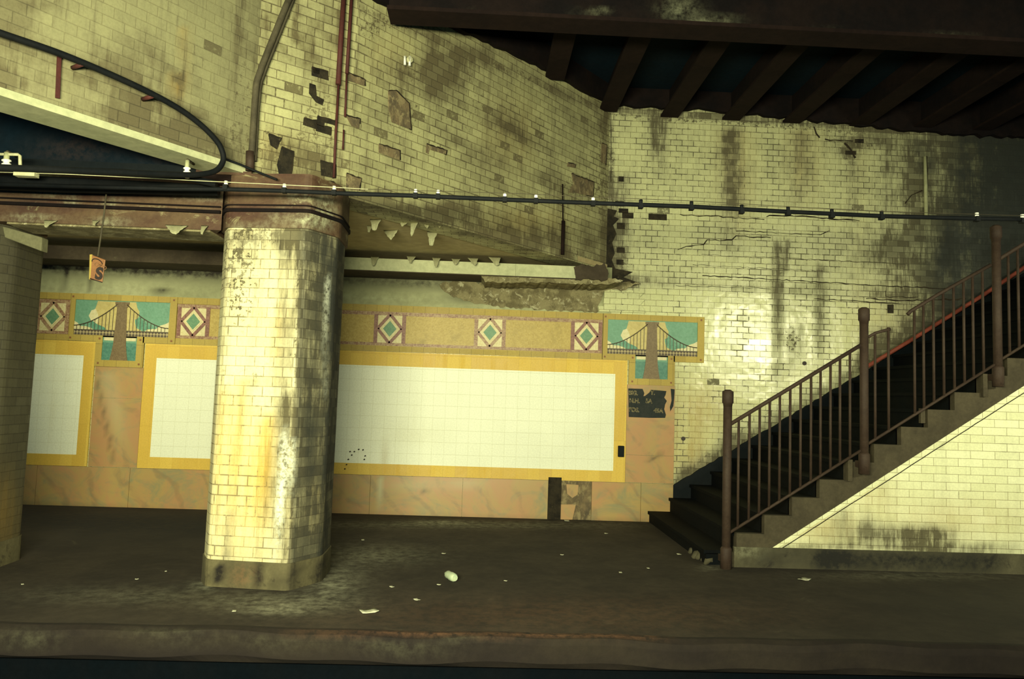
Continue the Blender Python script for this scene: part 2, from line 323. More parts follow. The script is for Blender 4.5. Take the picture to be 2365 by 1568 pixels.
# ---- floor, platform edge, track bed
mb = MB()
mb.grid((-8, 4.97, 0), (16.6, 0, 0), (0, D-4.97+.05, 0), 200, 64)
tag(mb.build('floor', M['floor'], stains={
    'pale': [('b', 660, 1395, 150, 22, .75), ('b', 760, 1350, 45, 30, .8), ('b', 470, 1352, 25, 12, .8), ('b', 880, 1282, 110, 22, .55), ('b', 800, 1330, 60, 45, .35), ('b', 300, 1375, 240, 20, .3), ('b', 1100, 1212, 330, 9, .5), ('b', 1020, 1207, 60, 5, .8), ('b', 2100, 1330, 220, 10, .3), ('b', 1640, 1310, 25, 8, .5), ('b', 650, 1410, 60, 10, .6)],
    'grime_shade': [('l', 30, 1190, 470, 1210, 30, .7), ('b', 250, 1240, 260, 40, .35), ('l', 770, 1215, 1500, 1215, 12, .0), ('b', 2200, 1400, 330, 60, .35), ('b', 1650, 1225, 130, 40, .4)],  # darker left of the column, at lower right and by the stairs
    'rust': [('b', 1300, 1420, 500, 40, .25)]}), kind='structure')
mb = MB()
eds = []
x = -8.0
prof = [(4.985, 0.002), (4.94, 0.004), (4.90, -.012), (4.885, -.05), (4.885, -.16), (4.93, -.20), (5.15, -.20), (5.15, -1.2)]
nx = 260
for i in range(nx+1):
    xx = -8+16.6*i/nx; j = .012*math.sin(xx*3.1)+.01*math.sin(xx*7.7+1)
    eds += [(xx, y+(j if q < 5 else 0), z+(j*.5 if 1 < q < 5 else 0)) for q, (y, z) in enumerate(prof)]
n = len(prof)
mb.add(eds, [(i*n+q, (i+1)*n+q, (i+1)*n+q+1, i*n+q+1) for i in range(nx) for q in range(5)])
tag(mb.build('trim_1', M['edge'], stains={'pale': [('b', 60, 1470, 70, 14, .5), ('b', 380, 1462, 100, 10, .4), ('b', 900, 1490, 140, 8, .4), ('b', 1060, 1472, 60, 5, .4), ('b', 560, 1480, 160, 10, .3)], 'rust': [('l', 700, 1460, 1500, 1468, 5, .5)], 'grime_shade': [('l', -50, 1512, 2400, 1524, 12, .7), ('h', 1700, 1400, 2100, 1560, 200, .0)]}), kind='structure')
mb = MB(); mb.box((-8, 5.0, -1.2), (8.6, 5.2, -.17)); tag(mb.build('wall_platform', M['trench']), kind='structure')
mb = MB(); mb.box((-8, -3, -1.3), (8.6, 5.16, -1.15)); tag(mb.build('floor_track', M['trench']), kind='structure')

# ---- back wall
Lw = [('h', 1400, 645, 2300, 690, 9, .20),   # back wall: darker above this line; sooty drips; light falloff painted at right, measured in photo pixels
    ('d', 1524, 255, 1524, 420, 18, .55), ('d', 1505, 255, 1512, 360, 5, .6), ('d', 1690, 300, 1688, 600, 24, .62), ('d', 1850, 300, 1850, 520, 35, .22), ('d', 1797, 560, 1795, 950, 13, .62), ('d', 1893, 615, 1893, 860, 13, .55),
    ('d', 1820, 555, 1815, 640, 6, .5), ('d', 2130, 310, 2138, 560, 34, .85), ('d', 2050, 330, 2050, 560, 16, .3), ('d', 1970, 330, 1965, 640, 14, .22), ('d', 1440, 400, 1442, 660, 16, .35), ('d', 1830, 755, 1828, 880, 10, .4), ('d', 1850, 750, 1850, 840, 6, .4),
    ('h', 2125, 250, 2075, 720, 34, .55), ('b', 2200, 620, 130, 100, .55), ('b', 2290, 560, 100, 150, .6), ('b', 2090, 590, 120, 60, .25), ('l', 1420, 650, 2200, 690, 14, .22),  # right end darker: falloff of light painted over the dirty tile
    ('b', 1640, 1075, 40, 35, .6), ('b', 1700, 1020, 40, 30, .55), ('l', 1560, 1115, 1980, 855, 16, .45), ('b', 2040, 790, 45, 30, .7), ('l', 1990, 830, 2250, 670, 20, .6), ('b', 1590, 1090, 30, 25, .3),
    ('l', 1410, 255, 1412, 640, 7, .4), ('b', 1405, 560, 26, 100, .9), ('b', 1450, 650, 60, 18, .7), ('l', 1410, 252, 2150, 305, 7, .9), ('b', 2010, 320, 70, 20, .4), ('b', 1960, 345, 26, 20, .6)]
Rw = [('b', 1590, 960, 60, 90, .45), ('d', 1700, 300, 1705, 560, 40, .4), ('d', 1855, 300, 1858, 500, 40, .35), ('b', 1590, 1060, 40, 50, .5), ('b', 2060, 740, 80, 60, .25), ('d', 1980, 300, 1985, 900, 30, .12), ('b', 1650, 940, 60, 60, .25)]
mb = MB()
mb.grid((-8, D+.003, 0), (9.3, 0, 0), (0, 0, 5.75), 20, 10)
mb.grid((1.3, D+.003, 0), (7.3, 0, 0), (0, 0, 5.75), 170, 130)
Kw = [('b', 1640, 1070, 34, 34, .9), ('b', 1710, 1010, 40, 24, .9), ('b', 1610, 1090, 24, 18, .7), ('b', 1790, 960, 40, 20, .5), ('b', 2050, 790, 40, 24, .7), ('l', 1410, 300, 1412, 640, 10, .9), ('b', 1435, 600, 22, 70, .6), ('l', 1415, 262, 2100, 312, 9, .8), ('b', 1980, 330, 80, 20, .7), ('b', 1960, 370, 20, 30, .8), ('b', 1520, 320, 30, 60, .5), ('b', 1830, 790, 22, 40, .8), ('b', 1800, 620, 14, 50, .8), ('b', 1700, 530, 60, 20, .5), ('b', 2130, 470, 30, 40, .8), ('b', 2180, 560, 130, 50, .5)]
wall_back = tag(mb.build('wall_back', M['wall'], stains={'grime_shade': [k[:-1]+(min(1.2, k[-1]*1.35),) for k in Lw], 'rust': Rw, 'speck': Kw, 'soot_shade': [('h', 2205, 250, 2165, 560, 30, .95), ('b', 2240, 590, 90, 70, .6), ('l', 2120, 320, 2140, 400, 24, .5), ('b', 2350, 480, 120, 200, .5)]}), kind='structure')  # right end carries painted light falloff besides sooty dirt
# cracks and missing tiles on the back wall
def jag(pts, step=9, amp=1.5):
    out = []
    for (a, b), (c, d) in zip(pts, pts[1:]):
        m = max(1, int(math.hypot(c-a, d-b)/step))
        for i in range(m): t = i/m; out.append((a+(c-a)*t, b+(d-b)*t+random.uniform(-amp, amp)))
    return out+[pts[-1]]
for pts, w in [([(1622, 637), (1780, 645), (2000, 658), (2190, 667)], .012), ([(1565, 578), (1585, 570), (1625, 566), (1633, 555), (1690, 555), (1700, 545), (1780, 549)], .014), ([(1770, 500), (1777, 496), (1900, 503), (1985, 510)], .016),
               ([(1570, 496), (1660, 500), (1765, 507)], .012), ([(1700, 533), (1800, 538), (1895, 542), (1915, 533)], .009), ([(2000, 688), (2080, 695), (2230, 690)], .016), ([(1880, 690), (2000, 697), (2080, 702)], .010), ([(2045, 672), (2046, 686), (2120, 686)], .009),
               ([(1905, 322), (1940, 325), (1970, 326)], .02), ([(1880, 293), (1885, 310), (1893, 318)], .03), ([(1950, 330), (1965, 345), (1975, 365)], .025), ([(1560, 660), (1700, 663), (1780, 668)], .006), ([(2090, 470), (2105, 450), (2130, 440)], .02), ([(1600, 612), (1780, 620), (1900, 626)], .005), ([(1620, 588), (1780, 594), (2090, 610)], .005),
               ([(2140, 360), (2142, 420), (2140, 500)], .02), ([(1410, 262), (1412, 340), (1411, 420)], .008)]:
    pp = [atY(a, b, D-.001) for a, b in jag(pts)]
    MB().strip(pp, [w*random.uniform(.4, 1.25) for _ in pp], (0, -1, 0)).build('crack_shade', M['crack_shade'], wall_back)
def patch_px(pts, y, name, mat, parent, th=.006):
    return MB().prism([atY(a, b, y) for a, b in pts], (0, th, 0)).build(name, mat, parent)
for cx, cy, w, h in [(1450, 497, 26, 13), (1519, 500, 42, 14), (1434, 521, 18, 14), (1434, 577, 18, 13), (1432, 605, 16, 12), (1435, 413, 12, 12), (1462, 545, 0, 0), (1555, 900, 0, 0), (1431, 470, 20, 12), (1440, 486, 22, 10), (1985, 325, 20, 9), (2057, 713, 14, 20), (1965, 352, 24, 9)]:
    if w: patch_px([(cx-w/2, cy-h/2), (cx+w/2, cy-h/2+w*.04), (cx+w/2, cy+h/2+w*.04), (cx-w/2, cy+h/2)], D-.004, 'missing_tile', M['exposed'], wall_back)
patch_px([(1398, 480), (1425, 486), (1418, 500), (1430, 505), (1416, 520), (1424, 540), (1414, 560), (1420, 585), (1413, 600), (1421, 620), (1462, 628), (1440, 640), (1480, 655), (1455, 662), (1400, 660), (1392, 630)], D-.004, 'missing_tile', M['exposed'], wall_back)
for cx, cy in [(1578, 1013), (1858, 839)]:
    MB().tube([atY(cx, cy, D+.002), atY(cx, cy, D-.012)], .027, 14).build('drill_hole', M['ink'], wall_back)

# ---- plaster band above the frieze and the ledge under the low ceiling
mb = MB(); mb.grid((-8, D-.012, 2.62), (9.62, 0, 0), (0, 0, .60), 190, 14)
tag(mb.build('trim_2', M['plaster'], stains={'grime_shade': [('l', 780, 645, 1450, 672, 16, .8), ('l', 100, 612, 515, 630, 22, 1.0), ('b', 372, 672, 22, 6, 1.0), ('l', 152, 620, 145, 672, 5, .7), ('b', 1180, 670, 150, 14, .35), ('b', 1090, 690, 60, 9, .9), ('l', 208, 640, 208, 672, 3, .5)],  # long strips: darker right below the ledge
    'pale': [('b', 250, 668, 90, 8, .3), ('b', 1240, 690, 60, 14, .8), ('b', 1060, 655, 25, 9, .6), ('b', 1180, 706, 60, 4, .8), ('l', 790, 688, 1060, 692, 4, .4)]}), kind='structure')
# ragged damaged plaster and tile remains at its right end
pl = [(1010, 655), (1050, 648), (1130, 655), (1200, 650), (1290, 655), (1395, 648), (1480, 655), (1440, 668), (1395, 672), (1390, 690), (1380, 706), (1382, 722), (1240, 714), (1150, 708), (1090, 700), (1060, 690), (1030, 678)]
mbp = MB(); 
mbp.prism([atY(a, b, D-.022) for a, b in jag(pl+[pl[0]], 6, 3)[:-1]], (0, .02, 0)); patchA = tag(mbp.build('trim_3', M['plasterb']), kind='structure')
for pts in ([(1396, 672), (1412, 668), (1425, 672), (1440, 678), (1452, 669), (1475, 673), (1487, 676), (1478, 686), (1490, 692), (1480, 702), (1492, 722), (1384, 719), (1382, 707), (1394, 707)],):
    tag(MB().prism([atY(a, b, D-.04) for a, b in pts], (0, .03, 0)).build('trim_4', M['wall']), kind='structure')
LEDY = 9.08; CZ = 3.2; LT = atY(1000, 602, LEDY).z; LB = atY(1000, 630, LEDY).z
mb = MB(); mb.box((-8, LEDY, LB-.01), (1.12, D-.02, LT+.005))
led = tag(mb.build('trim_5', M['ledge'], bevel=.006), kind='structure')
mb = MB(); mb.box((-1.85, LEDY-.012, LB), (0.35, LEDY, LT)); mb.build('painted_fascia', M['palepaint'], led)
mb = MB(); mb.box((0.352, LEDY-.012, LB), (1.10, LEDY, LT)); mb.build('painted_fascia', M['palepaint'], led)
def rough_px(pts, y, th, name, mat, parent, amp=3, step=8):
    pp = jag(pts+[pts[0]], step, amp)[:-1]; return MB().prism([atY(a, b, y) for a, b in pp], (0, th, 0)).build(name, mat, parent)
rough_px([(1110, 634), (1180, 634), (1330, 640), (1408, 641), (1440, 648), (1408, 657), (1330, 656), (1250, 652), (1180, 654), (1120, 650)], LEDY+.02, .5, 'broken_plaster', M['plasterb'], led, 2, 6)
rough_px([(1325, 614), (1345, 610), (1372, 613), (1396, 608), (1406, 630), (1402, 648), (1330, 644)], LEDY-.02, .4, 'broken_plaster', M['ledge'], led, 3, 6)

# ---- oblique wall, front facet, left wall (all hung above the platform)
A0 = Vector((-1.215, 6.50, 0)); B0 = Vector((1.545, D, 0)); L0 = Vector((-1.905, 6.002, 0)); L1 = Vector((-3.75, 3.36, 0))
def wall_slab(name, a, b, z0, z1, mat, th, stains, res=.06):
    d = b-a; L = d.length; u = d/L; n = Vector((u.y, -u.x, 0))         # n points to the camera side
    nu = max(2, int(L/res)); nv = max(2, int((z1-z0)/res))
    mb = MB(); mb.grid(a+Vector((0, 0, z0)), d, (0, 0, z1-z0), nu, nv)
    p = [a, b, b-n*th, a-n*th]
    mb.add([q+Vector((0, 0, z0)) for q in p]+[q+Vector((0, 0, z1)) for q in p], [(3, 2, 1, 0), (4, 5, 6, 7), (1, 2, 6, 5), (2, 3, 7, 6), (3, 0, 4, 7)])
    return mb.build(name, mat, stains=stains), n
So = [('l', 800, 470, 1400, 600, 26, .55), ('b', 980, 165, 130, 45, .8), ('b', 1080, 130, 60, 30, .5), ('l', 830, 20, 1400, 255, 14, .5), ('b', 1180, 300, 50, 45, .45), ('l', 900, 250, 1380, 480, 18, .3), ('b', 1240, 550, 130, 25, .55), ('b', 1020, 480, 120, 20, .6), ('b', 860, 460, 60, 20, .7), ('l', 1395, 280, 1400, 600, 14, .5), ('b', 930, 250, 22, 40, .6), ('b', 870, 60, 30, 30, .3), ('l', 1000, 210, 1350, 380, 12, .35), ('b', 1040, 500, 90, 18, .5)]
Ro = [('b', 1180, 310, 60, 80, .3), ('b', 1200, 520, 120, 40, .45), ('b', 900, 130, 60, 60, .2)]
wall_obl, nO = wall_slab('wall_middle', A0, B0, CZ-.02, 5.62, M['upper'], .35, {'grime_shade': So, 'rust': Ro, 'speck': [('b', 985, 165, 130, 40, .5), ('l', 1395, 280, 1398, 600, 16, .8), ('b', 1340, 430, 40, 30, .8), ('b', 925, 260, 40, 50, .6), ('l', 800, 440, 1380, 600, 14, .8), ('b', 860, 60, 40, 30, .8), ('l', 830, 20, 1400, 255, 8, .7), ('b', 1100, 260, 200, 100, .35)]}, .055)
tag(wall_obl, kind='structure')
Sf = [('b', 690, 390, 110, 45, .8), ('b', 655, 375, 60, 55, .75), ('b', 720, 330, 50, 60, .45), ('b', 745, 230, 30, 60, .4), ('b', 720, 90, 60, 90, .45), ('l', 790, 0, 780, 400, 10, .5), ('b', 660, 380, 18, 40, .8), ('b', 600, 60, 40, 60, .3), ('l', 690, 0, 680, 100, 4, .6), ('l', 600, 420, 790, 430, 12, .7)]
wall_fac, nF = wall_slab('wall_front', L0, A0, CZ-.02, 5.62, M['upper'], .3, {'grime_shade': Sf, 'rust': [('b', 640, 340, 60, 40, .3)], 'speck': [('b', 690, 370, 90, 50, .9), ('b', 740, 280, 50, 60, .7), ('b', 740, 190, 30, 60, .5), ('b', 620, 330, 30, 60, .5), ('b', 650, 60, 90, 60, .4)]}, .05)
tag(wall_fac, kind='structure')
Sl = [('l', 0, 190, 580, 385, 30, .4), ('b', 500, 340, 90, 50, .5), ('b', 330, 260, 90, 40, .35), ('d', 425, 80, 420, 260, 12, .3), ('b', 545, 200, 40, 180, .35), ('b', 350, 300, 60, 30, .35), ('b', 150, 180, 160, 50, .25), ('b', 412, 178, 10, 10, .9), ('b', 120, 5, 80, 25, .4)]
wall_lef, nL = wall_slab('wall_left', L1, L0, 3.25, 5.62, M['upper_left'], .30, {'grime_shade': Sl, 'speck': [('b', 520, 340, 80, 40, .7), ('b', 330, 280, 60, 30, .5), ('b', 560, 230, 40, 160, .5), ('b', 410, 175, 14, 14, .9), ('b', 150, 160, 90, 50, .3)], 'rust': [('d', 412, 170, 408, 240, 16, .9), ('d', 427, 60, 425, 190, 8, .6)]}, .06)
tag(wall_lef, kind='structure')
# pale painted underside of the left wall
u = (L0-L1).normalized(); n_ = nL
mb = MB(); z = 3.245
mb.prism([L1+n_*.01+Vector((0, 0, z)), L0+n_*.01+Vector((0, 0, z)), L0-n_*.24+Vector((0, 0, z)), L1-n_*.36+Vector((0, 0, z))], (0, 0, -.05))
tag(mb.build('trim_6', M['palepaint']), kind='structure')
# missing tiles on facet and oblique wall
def patch_on(pts, p0, n, name, mat, parent, th=.006):
    n = Vector(n); P = [onplane(a, b, p0+n*th, n) for a, b in pts]
    Q = P+[P[0]]; R = []
    for a, b in zip(Q, Q[1:]):
        m = max(1, int((b-a).length/.03)); R += [a+(b-a)*(i/m)+Vector((0, 0, random.uniform(-.004, .004))) for i in range(m)]
    o = MB().prism(P, -n*th).build(name, mat, parent)
    MB().strip(R[:int(len(R)*.6)], [random.uniform(.004, .016) for _ in R[:int(len(R)*.6)]], n).build('crack_shade', M['crack_shade'], parent)  # dark rim strip: edge shadow of the missing tile, painted as colour
    return o
for q in ([(720, 155), (757, 165), (757, 185), (720, 174)], [(722, 157), (738, 160), (738, 172), (724, 168)], [(715, 192), (728, 196), (730, 222), (748, 232), (745, 243), (730, 236), (714, 215)], [(702, 272), (730, 278), (730, 298), (700, 288)], [(733, 268), (778, 280), (778, 290), (750, 283), (748, 295), (732, 288)], [(730, 285), (765, 295), (763, 312), (730, 302)],
          [(650, 340), (678, 350), (672, 410), (648, 420), (640, 380)], [(740, 370), (775, 380), (775, 412), (742, 405)], [(620, 310), (650, 318), (640, 345), (625, 335)], [(600, 410), (640, 405), (700, 415), (770, 420), (790, 440), (600, 438)]):
    patch_on(q, L0, nF, 'missing_tile', M['exposed'], wall_fac)
for q in ([(805, 168), (843, 183), (843, 199), (805, 186)], [(897, 210), (915, 208), (945, 238), (950, 300), (905, 282), (897, 245)], [(798, 265), (832, 275), (830, 297), (812, 290)], [(875, 332), (924, 347), (924, 370), (875, 352)], [(985, 332), (1032, 347), (1030, 357), (992, 345), (990, 356), (984, 352)], [(1320, 400), (1372, 421), (1370, 455), (1330, 445), (1312, 445), (1325, 425)], [(1312, 375), (1330, 380), (1328, 388), (1310, 384)], [(1390, 330), (1402, 335), (1400, 380), (1388, 372)], [(800, 400), (835, 412), (830, 440), (800, 436)]):
    patch_on(q, A0, nO, 'missing_tile', M['patch'], wall_obl, .005)
# ---- low ceiling of the bay, dark pocket over the girder, high ceiling
cl = MB(); cl.prism([(-8, 6.2, CZ), (-2.0, 6.2, CZ), (-1.25, 6.55, CZ), (1.56, D, CZ), (-8, D, CZ)], (0, 0, .06))
tag(cl.build('ceiling_low', M['soffit'], stains={'grime_shade': [('b', 1000, 560, 200, 30, .1)]}), kind='structure')
mb = MB(); mb.grid((-8, 6.22, CZ), (5.9, 0, 0), (0, 0, 1.0), 70, 12); mb.box((-8, 6.225, CZ), (-2.1, 6.30, 4.3)); q1 = L1-nL*.31; q0 = L0-nL*.31
mb.prism([(-8, q1.y, 4.15), (q1.x, q1.y, 4.15), (q0.x, q0.y, 4.15), (-2.1, 6.22, 4.15), (-8, 6.22, 4.15)], (0, 0, .15))
tag(mb.build('wall_rear', M['dark'], stains={'rust': [('b', 170, 345, 90, 25, .12), ('b', 380, 370, 60, 20, .08)]}), kind='structure')
mb = MB(); mb.box((-8, 2.0, 5.6), (8.6, D+.2, 5.8)); ceil_ = tag(mb.build('ceiling', M['dark']), kind='structure')
# angle iron along the wall heads
pa = [(830, -8), (1100, 90), (1250, 160), (1404, 244)]; pb = [(1404, 244), (1700, 262), (1900, 284), (2100, 304), (2200, 314), (2400, 322)]
mb = MB(); P = [onplane(a, b, A0, nO) for a, b in jag(pa, 14, 3)]
mb.prism(P+[Vector((P[-1].x, P[-1].y, 5.6)), Vector((P[0].x, P[0].y, 5.6))], nO*.07)
tag(mb.build('trim_7', M['steeldk']), kind='structure')
mb = MB(); P = [atY(a, b, D) for a, b in jag(pb, 12, 4)]
mb.prism(P+[Vector((P[-1].x, P[-1].y, 5.6)), Vector((P[0].x, P[0].y, 5.6))], (0, -.07, 0))
tag(mb.build('trim_8', M['steeldk']), kind='structure')

# ================================================================== MARBLE, PANELS, MOSAICS on the back wall
WZ = dict(base=.483, wb=.622, wt=1.848, yt=2.027, ft=2.10, fb=2.54, top=2.62)
xs = [-8, -6.05, -5.42, -4.30, -2.85, -1.35, -.20, .875, 1.425, 2.05, 2.47]
mb = MB(); yf = D-.025
wa = thing('marble_wainscot', 'low band of pink and tan marble slabs along the foot of the back wall', 'wainscot', (0, D, 0))
for a, b in zip(xs, xs[1:]):
    if abs(a-.875) < .01: continue
    k = MB(); nn = max(4, int((b-a)/.06)); k.grid((a+.002, yf, 0), (b-a-.004, 0, 0), (0, 0, WZ['base']-.004), nn, 8)
    k.box((a+.002, yf+.001, 0), (b-.002, D, WZ['base']-.004))
    k.build('marble_slab', M['marble'], wa, stains={'grime_shade': [('b', 981, 1132, 8, 7, 1.2), ('l', 30, 1168, 475, 1188, 9, .5), ('l', 765, 1192, 1500, 1210, 6, .8), ('b', 785, 1130, 6, 30, .3)], 'pale': [('d', 878, 1100, 876, 1185, 6, .9), ('b', 960, 1120, 70, 14, .35), ('b', 1075, 1118, 40, 12, .5)]})  # darker along the foot of the slabs
t = thing('bare_wall_patch', 'brown patch of bare wall where a marble slab is missing, low on the back wall', 'wall patch', (1.15, D, 0))
MB().box((.875, D-.012, 0), (1.425, D, .50)).build('mortar_bed', M['patch'], t)
MB().box((.875, D-.03, .0), (1.04, D-.010, .52)).build('side_strip', M['exposed'], t)
MB().prism([atY(1290, 1165, D-.02), atY(1330, 1165, D-.02), atY(1322, 1200, D-.02), atY(1290, 1200, D-.02)], (0, .01, 0)).build('slab_fragment', M['marble'], t)
MB().prism([atY(1308, 1118, D-.02), atY(1336, 1120, D-.02), atY(1334, 1142, D-.02), atY(1322, 1150, D-.02), atY(1310, 1140, D-.02)], (0, .01, 0)).build('slab_fragment', M['marble'], t)
def pilaster(x0, x1, label, joints):
    t = thing('marble_pilaster', label, 'pilaster', ((x0+x1)/2, D, WZ['base']))
    zz = [WZ['base']]+joints+[1.722]
    for a, b in zip(zz, zz[1:]):
        k = MB(); k.grid((x0+.002, D-.02, a+.002), (x1-x0-.004, 0, 0), (0, 0, b-a-.004), 12, 10); k.box((x0+.002, D-.0195, a+.002), (x1-.002, D, b-.002))
        k.build('marble_slab', M['marble'], t, stains={'pale': [('d', 245, 860, 290, 1060, 22, .5)], 'grime_shade': [('l', 225, 880, 262, 1060, 4, .7), ('l', 1495, 1065, 1550, 1040, 3, .8)]})
    return t
pilaster(-4.82, -4.225, 'tan marble pilaster between the two white tile panels, under the left bridge mosaic', [1.33])
pilaster(1.845, 2.465, 'pink marble pilaster with a black stencil patch, right of the long white panel', [.83])
def panel(xa, xb, wa_, wb_, label):
    t = thing('tile_panel', label, 'tile panel', ((xa+xb)/2, D, WZ['base']))
    k = MB(); nx = int((wb_-wa_)/.08); k.grid((wa_, D-.016, WZ['wb']), (wb_-wa_, 0, 0), (0, 0, WZ['wt']-WZ['wb']), nx, 16); k.box((wa_, D-.015, WZ['wb']), (wb_, D, WZ['wt']))
    k.build('white_field', M['white'], t, stains={'grime_shade': [('l', 886, 850, 884, 1070, 2.6, .8), ('b', 1117, 968, 3, 2, 1), ('d', 120, 900, 115, 1040, 8, .25), ('d', 163, 870, 160, 1040, 6, .3), ('b', 950, 1000, 120, 40, .15)], 'rust': [('b', 885, 1040, 4, 40, .6)]})
    k = MB(); z0, z1, z2, z3 = WZ['base'], WZ['wb'], WZ['wt'], WZ['yt']
    for a, b, c, d in ((xa, z0, xb, z1), (xa, z2, xb, z3), (xa, z1, wa_, z2), (wb_, z1, xb, z2)):
        if c-a > .01: k.box((a, D-.018, b), (c, D, d))
    k.build('yellow_border', M['yellow'], t)
    return t
pl_ = panel(-8.0, -4.835, -8.0, -4.97, 'short white tile panel with yellow border behind the left-hand pillar')
pm_ = panel(-4.225, 1.845, -4.077, 1.692, 'long white tile panel with yellow border running behind the tiled column')
# small dark marks on the long panel
for a, b in [(828, 1037), (838, 1038), (841, 1060), (843, 1052), (818, 1042), (812, 1050), (808, 1042), (804, 1060), (800, 1072), (796, 1082)]:
    MB().tube([atY(a, b, D-.015), atY(a+1, b+2, D-.0185)], .011, 7).build('dark_mark', M['ink'], pm_)
def diamond(t, cx, worn):
    z0, z1 = WZ['ft']+.035, WZ['fb']-.035; zc = (z0+z1)/2; w = .155; y = D-.018; h = (z1-z0)/2
    Rm = M['m_redw'] if worn else M['m_red']
    m = MB().box((cx-w, y-.002, z0), (cx+w, D, z1)).build('diamond_panel', M['m_cream'], t)
    for s in (-1, 1):
        MB().box((cx+s*(w+.022)-.024, y-.006, z0), (cx+s*(w+.022)+.024, D, z1)).build('upright_band', Rm, m)
    k = MB()
    for s in (-1, 1):
        for q in (-1, 1):
            a = Vector((cx+s*w, y-.004, zc)); b = Vector((cx, y-.004, zc+q*h)); d = (b-a).normalized(); nn = Vector((d.z, 0, -d.x))*.02
            k.prism([a-nn, b-nn, b+nn, a+nn], (0, -.003, 0))
    k.build('lozenge_band', Rm, m)
    a, b = w*.68, h*.68
    MB().prism([(cx-a, y-.0045, zc), (cx, y-.0045, zc-b), (cx+a, y-.0045, zc), (cx, y-.0045, zc+b)], (0, -.003, 0)).build('lozenge_outline', M['m_cream'], m)
    a, b = w*.55, h*.55
    MB().prism([(cx-a, y-.008, zc), (cx, y-.008, zc-b), (cx+a, y-.008, zc), (cx, y-.008, zc+b)], (0, -.003, 0)).build('green_lozenge', M['m_green'], m)
def frieze(x0, x1, diamonds, label, worn=()):
    t = thing('mosaic_frieze', label, 'mosaic frieze', ((x0+x1)/2, D, WZ['ft']))
    MB().box((x0, D-.016, WZ['ft']), (x1, D, WZ['fb'])).build('gold_field', M['m_gold'], t)
    k = MB(); k.box((x0, D-.022, WZ['fb']-.05), (x1, D, WZ['fb']-.005)); k.box((x0, D-.022, WZ['ft']+.005), (x1, D, WZ['ft']+.042)); k.build('maroon_band', M['m_redw'], t)
    k = MB(); k.box((x0, D-.030, WZ['fb']), (x1, D, WZ['top'])); k.box((x0, D-.024, 2.03), (x1, D, WZ['ft'])); k.build('olive_tile_frame', M['olive'], t)
    for i, c in enumerate(diamonds): diamond(t, c, i in worn)
    return t
dx = [atY(px, 755, D).x for px in (440, 901, 1132, 1358)]; dx[0] = max(dx[0], -3.654); dx[3] = min(dx[3], 1.308)
frieze(-3.860, 1.513, [dx[0], (dx[0]+dx[1])/2, dx[1], dx[2], dx[3]], 'long gold and maroon mosaic frieze with green diamonds above the long white panel', (3,))
frieze(-8.0, -5.178, [min(atY(125, 735, D).x, -5.384), -6.7], 'short faded mosaic frieze with one pale green diamond beside the left-hand pillar', (0,))
